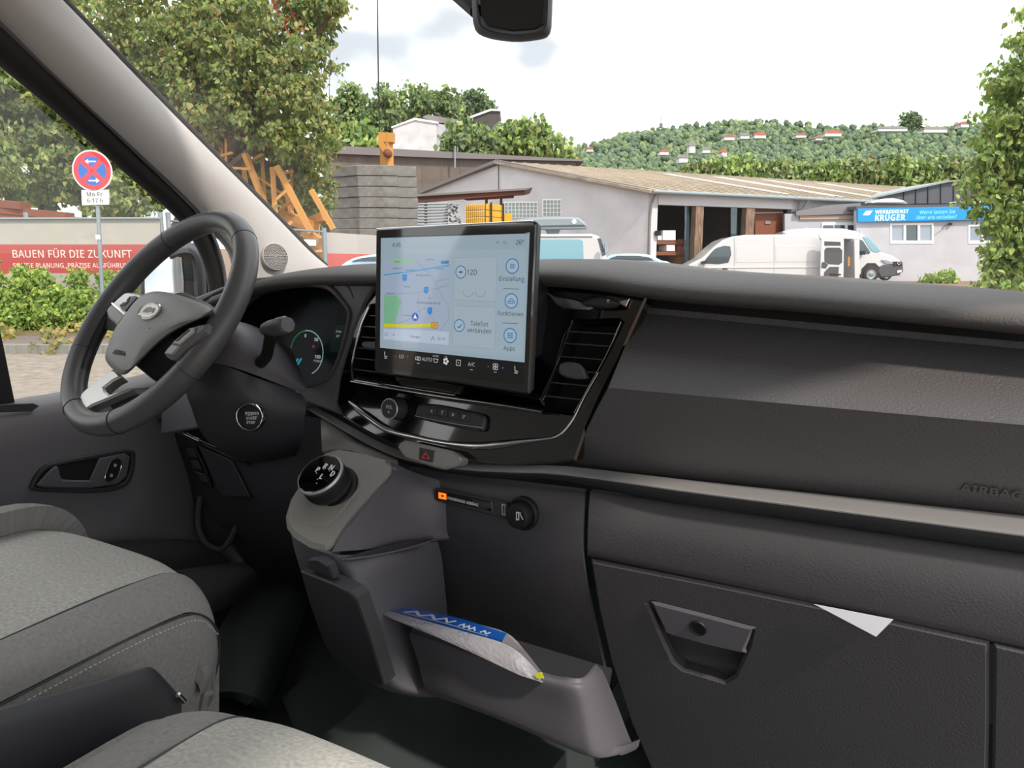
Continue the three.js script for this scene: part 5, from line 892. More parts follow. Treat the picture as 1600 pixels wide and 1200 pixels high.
// ---------- no stopping sign ----------
{
  const d = 13.0, s = thing('traffic_sign', pC(160, 400, d).setY(0.1), 'round blue and red no stopping sign with arrows on a grey post', 'traffic sign');
  part('post', rod([pC(149, 250, d + 0.03), pC(160, 455, d + 0.03), pC(163.5, 505, d + 0.03).setY(0.1)], 0.034, { n: 6, sides: 10 }), x.steel, s);
  const pl = planeC(d), c = pl(145, 267), circle = (r) => { const out = []; for (let i = 0; i < 48; i++) out.push(new THREE.Vector2(r * Math.cos(i / 48 * 6.28318), r * Math.sin(i / 48 * 6.28318))); return out; };
  const tex = canvas(512, 512, (g) => {
    const cc = (r, f) => { g.beginPath(); g.arc(256, 256, r, 0, 7); g.fillStyle = f; g.fill(); };
    g.fillStyle = '#eee'; g.fillRect(0, 0, 512, 512); cc(240, '#d8323c'); cc(178, '#1d5fb4');
    g.save(); g.beginPath(); g.arc(256, 256, 182, 0, 7); g.clip(); g.strokeStyle = '#d8323c'; g.lineWidth = 62; for (const k of [1, -1]) { g.beginPath(); g.moveTo(256 - 180, 256 - 180 * k); g.lineTo(256 + 180, 256 + 180 * k); g.stroke(); } g.restore();
    g.fillStyle = '#ffffff'; const arrow = (y, k) => { g.fillRect(200, y - 8, 112, 16); g.beginPath(); g.moveTo(256 - k * 82, y); g.lineTo(256 - k * 38, y - 30); g.lineTo(256 - k * 38, y + 30); g.fill(); }; arrow(140, 1); arrow(378, -1);
  });
  const bpl = Object.assign(pl, {}), R0 = 0.335;
  part('sign_disc', plate2(circle(R0), { o: c, n: pl.n, right: pl.right, up: pl.up }, { t: 0.012, off: 0.02, bevel: 0.001, box: [-R0, -R0, R0, R0] }), M({ map: tex, roughness: 0.45 }), s, 'round no stopping disc');
  const poly = [[127, 297], [170, 296], [171, 320], [128, 321]], t2 = canvasPlate(pl, poly, 256, (g, X, W, H) => { g.fillStyle = '#e4e6e2'; g.fillRect(0, 0, W, H); g.strokeStyle = '#555'; g.lineWidth = 4; g.strokeRect(5, 5, W - 10, H - 10); g.fillStyle = '#3a3d3c'; g.font = 'bold 52px sans-serif'; g.textAlign = 'center'; g.textBaseline = 'middle'; g.fillText('Mo-Fr', W / 2, H * 0.31); g.fillText('6-17 h', W / 2, H * 0.70); });
  part('time_plate', plate(poly, pl, { t: 0.01, off: 0.02, bevel: 0.001, box: t2.bx }), M({ map: t2.tex, roughness: 0.5 }), s, 'white plate reading Mo-Fr 6-17 h');
  part('sticker', plate([[149, 367], [156, 367], [157, 374], [150, 374]], pl, { t: 0.002, off: 0.012, bevel: 0.0002 }), x.frameW, s, 'small white sticker');
}
// ---------- own door mirror outside the driver window ----------
{
  const P = (px, py, X) => pX(px, py, X), w = thing('door_mirror', P(290, 440, -1.62), 'black and grey door mirror outside the driver window', 'mirror');
  part('mirror_housing', patch([[[258, 392], [290, 378], [316, 390], [324, 420], [326, 478]].map(([a, b]) => P(a, b, -1.72)), [[262, 396], [290, 384], [312, 396], [320, 425], [322, 478]].map(([a, b]) => P(a, b, -1.60)), [[268, 400], [290, 394], [304, 402], [308, 430], [310, 478]].map(([a, b]) => P(a, b, -1.58))], { t: 0.01, k: 4, crease: 1 }), x.bumper, w);
  part('mirror_pane', plate([[226, 418], [262, 396], [284, 402], [287, 440], [287, 456], [226, 462]], planeOf(P(262, 430, -1.66), new V3(0.53, 0.04, 1)), { t: 0.01, bevel: 0.001 }), M({ color: 0xdfe6ea, metalness: 1, roughness: 0.03 }), w, 'mirror glass');
  part('wide_angle_pane', plate([[256, 441], [287, 438], [288, 470], [258, 470]], planeOf(P(270, 455, -1.655), new V3(0.50, 0.1, 1)), { t: 0.01, bevel: 0.001 }), M({ color: 0xcfd6da, metalness: 1, roughness: 0.05 }), w);
  part('mirror_case', plate([[216, 410], [260, 382], [300, 380], [322, 396], [326, 480], [214, 480]], planeOf(P(270, 430, -1.70), new V3(0.40, 0, 1)), { t: 0.08, bevel: 0.01 }), x.bumper, w);
  part('mirror_arm', bar(P(330, 478, -1.47), P(300, 486, -1.66), 0.05, 0.04), x.bumper, w);
}
// ---------- crane parts ----------
{
  const d = 16.1, Z = (a, b) => [340 + a * 0.2125, 200 + b * 0.2125], f = thing('lattice_crane', G(-6, d, 0), 'orange lattice crane base sections beneath the maple tree', 'crane');
  const B = (a, b, c, e, w, dd = 0) => part('strut', bar(pC(...Z(a, b), d + dd), pC(...Z(c, e), d + dd * 0.4), w * 0.8, w * 0.8), x.orange, f);
  [[200, 190, 372, 620, 0.13, 0.3], [228, 220, 350, 600, 0.09, 0.8], [180, 200, 212, 460, 0.12, 0.9], [325, 220, 352, 600, 0.10, 1.0], [402, 290, 425, 660, 0.13, 0.2], [436, 280, 690, 770, 0.15, 0], [470, 320, 535, 640, 0.10, 0.8], [540, 300, 552, 640, 0.07, 1.2], [688, 455, 852, 745, 0.13, 0], [280, 350, 530, 520, 0.05, 0.5], [430, 525, 500, 462, 0.07, -0.1], [420, 640, 560, 520, 0.06, 0.4], [50, 290, 245, 302, 0.06, 0.3], [-10, 215, 110, 182, 0.06, 0.3], [60, 80, 62, 290, 0.06, 0.6], [30, 90, 32, 260, 0.05, 0.8], [250, 240, 330, 195, 0.06, 0.6], [410, 480, 560, 640, 0.06, 0.7], [400, 350, 550, 320, 0.06, 0.9], [486, 735, 545, 688, 0.07, -0.2], [480, 650, 720, 725, 0.30, 0.6], [690, 690, 780, 650, 0.22, 0.5], [520, 760, 650, 900, 0.34, 0.5], [640, 760, 760, 840, 0.24, 0.3], [680, 860, 760, 960, 0.4, 0.6], [200, 460, 240, 600, 0.10, 1], [560, 700, 560, 1400, 0.2, 0.6], [720, 700, 720, 1400, 0.2, 0.6], [300, 600, 300, 1400, 0.15, 0.8]].forEach((a) => B(...a));
  const j = thing('crane_jib_head', pC(604, 258, 27).setY(3.9), 'orange crane head standing on top of the concrete slab stack', 'crane');
  part('post', boxAt(0.30, 1.0, 0.28, ...pC(604, 236, 24).toArray()).rotateY(0), x.orange, j);
  part('head', bar(pC(593, 215, 24), pC(616, 216, 24), 0.36, 0.28), x.orange, j); part('bracket', bar(pC(594, 222, 23.9), pC(606, 240, 23.9), 0.2, 0.18), x.orange, j); part('sheave', lathe([[0, 0.1], [0.13, 0.1], [0.13, -0.1], [0, -0.1]], pC(606, 240, 23.75), FW.clone(), 16), x.rust, j);
  single('hoist_rope', rod([pC(588, -140, 24), pC(591, 100, 24), pC(593, 207, 24)], 0.022, { n: 4, sides: 5 }), x.dark, 'dark hoist rope rising from the orange crane head', 'rope');
  [[501, 505, 'left'], [514, 519, 'right']].forEach(([a, b, s], i) => single('stay_rope', rod([pC(b, -60, 60), pC(a, 175, 60)], 0.03, { n: 2, sides: 4 }), x.dark, s + ' one of two thin ropes beside the maple crown', 'rope'));
  const red = thing('red_crane_mast', pC(425, 20, 40).setY(10), 'red lattice crane mast glimpsed through the top of the maple', 'crane');
  [[405, -40, 455, 60], [430, -40, 470, 50], [412, 30, 445, -10], [425, 50, 462, 20], [415, -20, 452, 10]].forEach(([a, b, c, e]) => part('lattice_bar', bar(pC(a, b, 16), pC(c, e, 16), 0.035, 0.035), M({ color: 0xb84a34, roughness: 0.7 }), red));
}
// ---------- concrete slab stack ----------
{
  const pt = (px, d) => new THREE.Vector2((px - 800) / FOCAL * d, d);
  const plan = [pt(567, 23), pt(626, 23.15), pt(627, 23.35), pt(655, 23.5), pt(652, 25.4), pt(524, 25.6), pt(522, 23.8)];
  const c = plan.reduce((a, p) => a.add(p), new THREE.Vector2()).divideScalar(plan.length), hh = 0.309, topY = pC(590, 259, 23.2).y;
  for (let k = 0; k < 14; k++) {
    const y1 = topY - k * hh, y0 = y1 - hh + 0.012; if (y1 < 0.05) break;
    const ox = rr(-0.03, 0.03), od = rr(-0.03, 0.03), sh = new THREE.Shape(plan.map((p) => new THREE.Vector2(p.x - c.x + ox, p.y - c.y + od)));
    const g = new THREE.ExtrudeGeometry(sh, { depth: Math.max(0.05, y1 - Math.max(y0, 0)) - 0.03, bevelEnabled: true, bevelSize: 0.015, bevelThickness: 0.015, bevelSegments: 1 });
    frame(g, G(c.x, c.y, Math.max(y0, 0) + 0.015), RT.clone(), FW.clone(), new V3(0, 1, 0));
    single('concrete_slab', g, x.concrete2, k === 0 ? 'topmost weathered grey concrete slab of the tall stack' : ['second', 'third', 'fourth', 'fifth', 'sixth', 'seventh', 'eighth', 'ninth', 'tenth', 'eleventh', 'twelfth', 'thirteenth', 'fourteenth'][k - 1] + ' concrete slab from the top of the tall stack', 'slab', 'stacked concrete slabs');
  }
}
// ---------- scaffold tubes, formwork, lean-to ----------
{
  const d = 26.5, t = thing('scaffold_tubes', G(-2.6, d, 0), 'grey steel scaffold frames stacked beside the concrete slabs', 'scaffold');
  for (let i = 0; i < 8; i++) part('tube', rod([pC(652, 319 + i * 4.6, d), pC(700, 318 + i * 4.6, d + 0.2)], 0.034, { n: 1, sides: 8 }), x.steel, t);
  for (let i = 0; i < 26; i++) { const a = rr(698, 718), b = rr(318, 350); part('tube_end', rod([pC(a, b, d - 0.1), pC(a + rr(-7, 7), b + rr(-7, 7), d + 0.3)], 0.03, { n: 1, sides: 6 }), x.steel, t); }
  part('rack_leg', boxAt(0.12, 2.4, 0.12, ...pC(697, 350, d + 0.3).setY(1.2).toArray()), x.steel, t); part('rack_leg', boxAt(0.12, 2.4, 0.12, ...pC(660, 350, d + 0.3).setY(1.2).toArray()), x.steel, t);
  const f = thing('formwork_stack', G(-0.9, 27.5, 0), 'stack of yellow formwork panels seen above the touch screen', 'formwork');
  for (let r = 0; r < 3; r++) for (let i = 0; i < 10; i++) { const a = 727 + i * 3.1, b = 320 + r * 10.5 + i * -0.15; part('panel_end', plate([[a, b], [a + 2.0, b], [a + 2.0, b + 8.8], [a, b + 8.8]], planeC(27.4), { t: 0.6, bevel: 0.004 }), x.yellow, f); }
  for (let r = 0; r < 3; r++) part('panel_side', plate([[759, 318 + r * 10.5], [787, 321 + r * 10], [787, 330 + r * 10], [759, 327.5 + r * 10.5]], planeC(27.45), { t: 0.6, bevel: 0.006 }), x.yellow, f);
  part('strap', plate([[766, 316], [769, 316], [769, 352], [766, 352]], planeC(27.4), { t: 0.05 }), x.dark, f); part('strap', plate([[785, 318], [788, 318], [788, 352], [785, 352]], planeC(27.4), { t: 0.05 }), x.dark, f);
  part('top_board', plate([[788, 333], [800, 334], [800, 346], [788, 346]], planeC(28), { t: 0.5 }), x.yellow, f); part('pallet', plate([[724, 351], [800, 351], [800, 420], [724, 420]], planeC(27.5), { t: 0.8 }), x.beam, f);
  const l = thing('lean_to_roof', G(-2, 28.5, 0), 'brown beamed lean-to roof sloping above the scaffold tubes', 'shed');
  part('roof_sheet', plate([[640, 304], [832, 293], [822, 297], [640, 308]], planeC(28), { t: 3, bevel: 0.01 }), x.roofGrey, l); part('beam', plate([[640, 308], [820, 297], [819, 303], [640, 318]], planeC(28.1), { t: 0.25 }), x.beam, l); part('beam', plate([[720, 310], [803, 304], [803, 309], [730, 313]], planeC(28.3), { t: 0.25 }), x.beam, l);
  for (const px of [783, 760, 665]) part('post', plate([[px - 2, 308], [px + 2, 308], [px + 2, 445], [px - 2, 445]], planeC(28.6), { t: 0.15 }), x.beam, l);
}
// ---------- white hall ----------
{
  const A = [6.04, 34], DIR = [0.870, 0.493], top = 4.0;
  const onSide = (px) => { const k = (px - 800) / FOCAL, t = (k * A[1] - A[0]) / (DIR[0] - k * DIR[1]); return t; };
  const S = (t, y, o = 0) => G(A[0] + DIR[0] * t + DIR[1] * o, A[1] + DIR[1] * t - DIR[0] * o, y);   // o: outwards
  const apex = [-0.68, 40], Bc = [2 * apex[0] - A[0], 2 * apex[1] - A[1]], yR = pC(780, 254, 40).y, LEN = 34;
  const h = thing('white_hall', S(0, 0), 'long pale workshop hall with sheet roof and three tall gates', 'building');
  const gAx = new V3().subVectors(G(Bc[0], Bc[1]), G(...A)).normalize(), gN = gAx.clone().cross(new V3(0, 1, 0)); if (gN.dot(EYE.clone().sub(G(...A))) < 0) gN.negate();
  const gp = planeOf(G(...A), gN), L2 = (r, d, y) => { const q = G(r, d, y).sub(gp.o); return new THREE.Vector2(q.dot(gp.right), q.dot(gp.up)); };
  part('gable_wall', plate2([L2(...Bc, 0), L2(...A, 0), L2(...A, top), L2(...apex, yR - 0.1), L2(...Bc, top)], gp, { t: 0.3, bevel: 0.01 }), x.wallPale, h);
  part('gable_seam', bar(gp(779, 256, 0.02), gp(779, 300, 0.02), 0.04, 0.05), x.roofGrey, h);
  // verge trim
  part('verge_trim', bar(G(...A, top + 0.05).addScaledVector(gp.n, 0.1), G(...apex, yR + 0.05).addScaledVector(gp.n, 0.1), 0.3, 0.16), x.roofGrey, h); part('verge_trim', bar(G(...Bc, top + 0.05).addScaledVector(gp.n, 0.1), G(...apex, yR + 0.05).addScaledVector(gp.n, 0.1), 0.3, 0.16), x.roofGrey, h);
  // side wall: piers, lintel
  const seg = (p0, p1, y0, y1, mat, name, o = 0, th = 0.3) => { const t0 = typeof p0 === 'number' && p0 > 200 ? onSide(p0) : p0, t1 = onSide(p1); return part(name, bar(S(t0, (y0 + y1) / 2, o - th / 2), S(t1, (y0 + y1) / 2, o - th / 2), th, y1 - y0), mat, h); };
  const gate = 3.45;
  seg(1008, 1022, 0, top, x.wallPale, 'pier'); seg(1078, 1090, 0, gate, x.pier, 'pier', 0.1); seg(1155, 1168, 0, gate, x.pier, 'pier', 0.1); seg(1225, 1236, 0, top, x.steel, 'pier', 0.05); seg(1236, 1390, 0, top, x.wallPale, 'side_wall'); seg(1022, 1236, gate, top, x.wallPale, 'lintel', 0.05);
  part('hall_back_wall', bar(S(0.3, 2, -9), S(32, 2, -9), 0.2, 4), x.wallBack, h); part('hall_floor', bar(S(0.3, 0.02, -4.5), S(32, 0.02, -4.5), 9, 0.06), x.concrete, h); part('hall_end_wall', bar(S(32, 2.5, -9), S(32, 2.5, 0), 0.2, 5), x.wallBack, h); part('hall_soffit', bar(S(0.3, 3.9, -4.6), S(32, 3.9, -4.6), 8.8, 0.06), x.wallBack, h); for (const t of [3, 8]) part('hall_partition', bar(S(t, 2, -9), S(t, 2, -3), 0.15, 3.8), x.wallBack, h);
  // roof slopes
  const rs = (o0, y0, o1, y1, u0, u1) => { const P = [S(u0, y0, o0), S(u1, y0, o0)], Q = [S(u0, y1, o1), S(u1, y1, o1)]; return patch([P, Q], { t: 0.12, k: 2 }); };
  const ridge = (t) => G(apex[0] + DIR[0] * t, apex[1] + DIR[1] * t, yR + 0.06), eave = (t) => S(t, top + 0.02, 0.45), eaveL = (t) => G(Bc[0] + DIR[0] * t, Bc[1] + DIR[1] * t, top);
  const roof = part('roof', patch([[ridge(-0.3), ridge(LEN)], [eave(-0.3), eave(LEN)]], { t: 0.12, k: 2 }), x.roofSheet, h, 'weathered beige sheet roof'); part('roof', patch([[ridge(-0.3), ridge(LEN)], [eaveL(-0.3), eaveL(LEN)]], { t: 0.12, k: 2, flip: true }), x.roofGrey, h);
  const up = new V3(0, 0.03, 0); for (const t of [9, 13, 17, 22]) part('light_sheet', patch([[ridge(t).lerp(eave(t), 0.15), ridge(t + 1.0).lerp(eave(t + 1.0), 0.15)], [ridge(t).lerp(eave(t), 0.9), ridge(t + 1.0).lerp(eave(t + 1.0), 0.9)]].map((r) => r.map((p) => p.add(up))), { t: 0.02, k: 2 }), x.wallPale, roof, 'paler translucent roof sheet');
  for (let i = 0; i < 46; i++) { const t = i * 0.7; part('roof_rib', bar(ridge(t).lerp(eave(t), 0.01).add(up), eave(t).add(up), 0.05, 0.03), x.roofSheet, roof); }
  part('gutter', rod([S(-0.2, top - 0.05, 0.5), S(22, top - 0.05, 0.5)], 0.09, { n: 2, sides: 8 }), x.steel, h); part('downpipe', rod([S(0.15, top - 0.1, 0.3), S(0.1, top - 0.6, 0.1), S(0.1, 0, 0.1)].map((p) => p.addScaledVector(gp.n, 0.05)), 0.06, { n: 10, sides: 8 }), x.roofGrey, h);
  part('downpipe', rod([S(onSide(1240), top - 0.1, 0.45), S(onSide(1237), top - 0.7, 0.15), S(onSide(1238), 0, 0.15)], 0.07, { n: 10, sides: 8 }), x.steel, h);
  part('wall_lamp', boxAt(0.22, 0.22, 0.22, ...S(0.5, 2.2, 0.12).toArray()), x.dark, h);
  // what shows in the gates
  const ip = (o) => planeOf(S(0, 1, o), new V3().subVectors(S(0, 0, 1), S(0, 0, 0)));
  const i1 = ip(-0.5), i2 = ip(-0.4);
  part('gate_leaf', plate([[1180, 320], [1224, 321], [1224, 440], [1180, 440]], i2, { t: 0.05 }), x.brown, h, 'red brown door leaf'); part('gate_leaf', plate([[1168, 319], [1180, 320], [1180, 440], [1168, 440]], i1, { t: 0.05 }), M({ color: 0x5e4437, roughness: 0.7 }), h);
  part('gate_rail', plate([[1168, 332], [1224, 331], [1224, 333], [1168, 334]], ip(-0.3), { t: 0.03 }), x.steel, h); part('gate_glazing', plate([[1142, 320], [1152, 320], [1152, 440], [1142, 440]], ip(-0.2), { t: 0.03 }), x.tint, h); part('gate_glazing', plate([[1070, 318], [1077, 318], [1077, 440], [1070, 440]], ip(-0.2), { t: 0.03 }), x.tint, h);
  part('number_plate', plate([[1196, 345], [1204, 345], [1204, 350], [1196, 350]], ip(-0.35), { t: 0.02 }), x.steel, h);
  const shelf = thing('pallet_shelf', S(1.2, 0, -0.9), 'brown pallet shelf with white boxes inside the first hall gate', 'shelf');
  [[1026, 376, 1072, 382], [1024, 393, 1074, 399]].forEach(([a, b, c, e]) => part('board', plate([[a, b], [c, b], [c, e], [a, e]], ip(-0.7), { t: 0.8 }), x.brown, shelf)); part('upright', plate([[1058, 374], [1072, 374], [1072, 440], [1058, 440]], ip(-0.75), { t: 0.6 }), x.brown, shelf);
  [[1036, 360, 1056, 375.5], [1042, 383, 1055, 392.5], [1028, 368, 1034, 375.5]].forEach(([a, b, c, e], i) => single('cardboard_box', plate([[a, b], [c, b], [c, e], [a, e]], ip(-0.66), { t: 0.6, bevel: 0.02 }), x.frameW, ['largest white box on top of the pallet shelf', 'small white box on the lower shelf board', 'small white box left of the largest on the pallet shelf'][i], 'box'));
  // glass block windows
  const gb = (x0, x1, y0, y1, nx, ny, nm) => { const fr = part(nm, plate([[x0 - 0.8, y0 - 0.8], [x1 + 0.8, y0 - 0.8], [x1 + 0.8, y1 + 0.8], [x0 - 0.8, y1 + 0.8]], gp, { t: 0.05, off: 0.03, bevel: 0.01 }), x.frameW, h); for (let i = 0; i < nx; i++) for (let j = 0; j < ny; j++) { const w = (x1 - x0) / nx, q = (y1 - y0) / ny; part('glass_block', plate([[x0 + i * w + 0.7, y0 + j * q + 0.7], [x0 + (i + 1) * w - 0.7, y0 + j * q + 0.7], [x0 + (i + 1) * w - 0.7, y0 + (j + 1) * q - 0.7], [x0 + i * w + 0.7, y0 + (j + 1) * q - 0.7]], gp, { t: 0.03, off: 0.05, bevel: 0.01 }), x.block, fr); } };
  gb(848, 876, 312, 338, 5, 4, 'glass_block_window'); gb(788, 839, 316, 340, 9, 4, 'glass_block_window');
}
// ---------- grey hall and house behind ----------
{
  const g = thing('grey_hall', G(-3, 56, 0), 'long grey brown hall behind the white gable', 'building');
  part('wall', plate([[505, 234], [900, 250], [900, 420], [505, 420]], planeC(55), { t: 12 }), x.wallBack, g); part('roof_edge', plate([[500, 226], [700, 237], [908, 249], [912, 252], [700, 247], [500, 239]], planeC(54.6), { t: 13 }), x.roofGrey, g); part('pipe', rod([pC(711, 228, 54.4), pC(711, 262, 54.4)], 0.06, { n: 1, sides: 6 }), x.steel, g);
  for (let i = 0; i < 12; i++) part('wall_joint', plate([[540 + i * 30, 238 + i * 1.2], [541 + i * 30, 238 + i * 1.2], [541 + i * 30, 300], [540 + i * 30, 300]], planeC(54.95), { t: 0.05 }), x.roofGrey, g);
  const s = thing('corrugated_shed', G(-8, 44, 0), 'low shed roof glimpsed behind the orange crane frame', 'shed');
  part('roof', plate([[455, 315], [525, 309], [525, 314], [455, 320]], planeC(30), { t: 4 }), x.wallPale, s); part('wall', plate([[455, 320], [525, 314], [525, 420], [455, 420]], planeC(30.2), { t: 3 }), x.dark, s);
  const h = thing('white_house', G(-12, 112, 0), 'white house with dark clad tower on the rise among trees', 'building');
  part('front_wall', plate([[614, 199], [648, 188], [682, 193], [682, 404], [614, 404]], planeC(112), { t: 10 }), x.wallPale, h); part('side_wall', plate([[682, 193], [716, 198], [740, 206], [740, 404], [682, 404]], planeC(112.5), { t: 10 }), x.wallGrey, h);
  part('roof_edge', plate([[611, 198], [648, 184], [684, 190], [684, 193], [648, 187.5], [612, 200]], planeC(111.8), { t: 10.5 }), x.frameW, h); part('flat_roof', plate([[660, 183], [668, 179], [722, 188], [722, 191], [684, 192]], planeC(113), { t: 8 }), x.roofGrey, h);
  part('tower', plate([[712, 192], [740, 181], [768, 172], [781, 173], [782, 209], [764, 209], [750, 204], [712, 202]], planeC(111.5), { t: 9 }), M({ color: 0x4c484b, roughness: 0.8 }), h, 'dark clad tower'); part('tower_base', plate([[740, 205], [790, 208], [790, 404], [740, 404]], planeC(112), { t: 8 }), x.wallGrey, h); part('tower_edge', plate([[712, 190], [766, 170], [782, 171], [782, 173.5], [767, 173], [712, 193]], planeC(111.2), { t: 9 }), x.frameW, h);
  part('window', plate([[698, 197], [705, 198], [705, 208], [698, 207]], planeC(112.2), { t: 0.2 }), x.pane, h); part('window', plate([[690, 222], [700, 222], [700, 240], [690, 240]], planeC(112.2), { t: 0.2 }), x.pane, h);
  [[545, 126, [[545, 165, 28], [540, 200, 28], [560, 225, 26]], 'slim tree nearest the maple on the skyline'], [600, 126, [[596, 165, 32], [582, 195, 30], [608, 180, 24], [580, 220, 22]], 'round tree left of the white house'], [660, 130, [[655, 158, 26], [690, 170, 30], [640, 180, 26]], 'tree above the white house roof'], [740, 135, [[735, 165, 24], [750, 172, 18], [715, 172, 22]], 'dark tree behind the clad tower'], [735, 90, [[730, 215, 26], [718, 228, 20], [755, 226, 22]], 'tree in front of the clad tower'], [815, 92, [[805, 205, 24], [830, 215, 28], [800, 228, 28], [850, 230, 26], [875, 240, 18]], 'wide bush of trees right of the white house'], [560, 70, [[562, 222, 22], [545, 228, 20]], 'bright bush behind the grey hall roof']].forEach(([bx, d, ls, lab], i) => tree('skyline_tree', lab, bx, d, ls.map(([a, b, r]) => lump(a, b, r, d)), 3200, 0.85, i === 3 ? dark : i === 6 || i === 5 ? bright.concat(green) : green.concat(dark), 0.35, 'trees on the skyline'));
}
// ---------- hill ----------
{
  const ridge = [[780, 262], [860, 248], [900, 232], [940, 222], [975, 210], [1000, 205], [1035, 198], [1070, 196], [1100, 194], [1150, 190], [1200, 190], [1250, 194], [1300, 198], [1350, 198], [1400, 198], [1450, 200], [1500, 198], [1560, 192], [1650, 186], [1800, 190]];
  const ry = (px) => { for (let i = 0; i < ridge.length - 1; i++) if (px <= ridge[i + 1][0]) { const k = (px - ridge[i][0]) / (ridge[i + 1][0] - ridge[i][0]); return ridge[i][1] + k * (ridge[i + 1][1] - ridge[i][1]); } return 190; };
  const rows = []; for (const [k, d] of [[0, 900], [0.25, 840], [0.5, 740], [0.75, 620], [1, 480]]) rows.push(ridge.map(([px]) => pC(px, ry(px) + (300 - ry(px)) * k + 4, d)));
  structure('hillside', patch(rows, { t: 8, k: 3 }), M({ color: 0x4a6238, roughness: 1 }), 'wooded hill ridge behind the halls', 'hill');
  const geo = (() => { const g = new THREE.IcosahedronGeometry(1, 2), p = g.attributes.position; for (let i = 0; i < p.count; i++) { const v = new V3().fromBufferAttribute(p, i), s = 1 + 0.55 * fbm(v.x * 2.4 + 3, v.y * 2.4, v.z * 2.4, 3); p.setXYZ(i, v.x * s, v.y * s * 1.05, v.z * s); } g.computeVertexNormals(); return g; })();
  const n = 7000, im = new THREE.InstancedMesh(geo, M({ color: 0xffffff, roughness: 1 }), n), c = new THREE.Color(); im.name = 'hillside_forest'; im.userData = { kind: 'stuff', label: 'dense green forest covering the hillside', category: 'forest' };
  const cols = ['#607355', '#697b5b', '#596c56', '#73835d', '#556756', '#7c8b64', '#637761'];  // greens muted so that distance haze sits in the colour
  for (let i = 0; i < n; i++) {
    const px = rr(800, 1760), k = Math.pow(rnd(), 0.9), y = ry(px) + (300 - ry(px)) * k, d = 900 - 420 * Math.pow(k, 1.3), s = rr(2.6, 4.8) * d / FOCAL;
    im.setMatrixAt(i, new THREE.Matrix4().compose(pC(px, y + rr(-2, 3), d), new THREE.Quaternion().setFromEuler(new THREE.Euler(rr(0, 0.4), rr(0, 6.28), rr(0, 0.4))), new V3(s * rr(0.8, 1.2), s * rr(0.85, 1.35), s)));
    c.set(cols[Math.floor(rnd() * cols.length)]).multiplyScalar(rr(0.8, 1.2)); im.setColorAt(i, c);
  }
  scene.add(im);
  const house = (px, py, w, h, d, wall, roof, label) => { const q = thing('hill_house', pC(px, py + h, d), label, 'house', 'houses on the hill'), p = planeC(d); part('wall', plate([[px - w / 2, py], [px + w / 2, py], [px + w / 2, py + h], [px - w / 2, py + h]], p, { t: 8 }), wall, q); part('roof', plate([[px - w / 2 - 1.5, py + 0.5], [px - w * 0.2, py - h * 0.6], [px + w * 0.3, py - h * 0.6], [px + w / 2 + 1.5, py + 0.5]], p, { t: 9, off: 0.4 }), roof, q); };
  const tile = M({ color: 0xb0684f, roughness: 0.9 }), tile2 = M({ color: 0x9a6a58, roughness: 0.9 }), slate = M({ color: 0x8a8780, roughness: 0.9 });
  [[1140, 213, 16, 6, tile2, 'red roofed house left of the long roof row on the hill'], [1164, 211, 14, 6, slate, 'grey roofed house between two red roofs on the hill'], [1188, 210, 18, 6, tile, 'wide red roofed house below the ridge crest'], [1252, 210, 16, 5, tile2, 'brown roofed house right of the wide red one'], [1302, 207, 26, 6, tile, 'widest red roofed house near the middle of the ridge'], [1280, 215, 10, 4, tile2, 'small brown roof below the widest red one'], [1082, 227, 9, 12, slate, 'tall white house on the left slope'], [1068, 246, 14, 8, slate, 'white house lowest on the left slope'], [1104, 233, 12, 6, slate, 'pale house among trees on the left slope'], [1132, 237, 8, 8, tile, 'house with an orange side on the slope'], [1038, 236, 14, 6, tile2, 'brownish house at the left foot of the hill'], [1395, 200, 46, 5, slate, 'long grey row building on the ridge'], [1462, 201, 36, 6, slate, 'long pale row building right of the lone ridge tree'], [1508, 193, 12, 6, tile, 'red house at the right end of the ridge'], [922, 232, 10, 5, tile2, 'red roof at the far left of the hill']].forEach(([px, py, w, h, r, lab]) => house(px, py, w, h, 560 + (300 - py) * 1.2 - 120, x.wallPale, r, lab));
  const tw = thing('hill_tower', pC(1033, 199, 600), 'thin mast tower on the left end of the ridge', 'tower'); part('shaft', rod([pC(1033, 200, 600), pC(1033, 193, 600)], 1.4, { n: 1, sides: 8 }), x.roofGrey, tw); part('mast', rod([pC(1033, 193, 600), pC(1033, 180, 600)], 0.35, { n: 1, sides: 6 }), x.roofGrey, tw);
  tree('ridge_tree', 'lone round tree standing above the ridge', 1425, 600, [lump(1425, 187, 11, 600), lump(1420, 194, 8, 600)], 900, 2.6, dark, 0.8, null, 0, pC(1425, 200, 600).y);
  [1085, 1120, 1165, 1210, 1255, 1300, 1345, 1392, 1440, 1485, 1530].forEach((px, i) => tree('valley_tree', ['leftmost', 'second', 'third', 'fourth', 'fifth', 'sixth', 'seventh', 'eighth', 'ninth', 'tenth', 'rightmost'][i] + ' tree from the left in the bright row behind the hall roof', px, 130, [lump(px, 272 - (i * 7 % 5) * 2, 20, 130), lump(px + 14, 278, 18, 130), lump(px - 12, 280, 18, 130)], 1800, 1.1, i % 3 ? bright.concat(green) : green.concat(['#8f8f55', '#7a7f4a']), 0.4, 'row of trees behind the hall'));
}
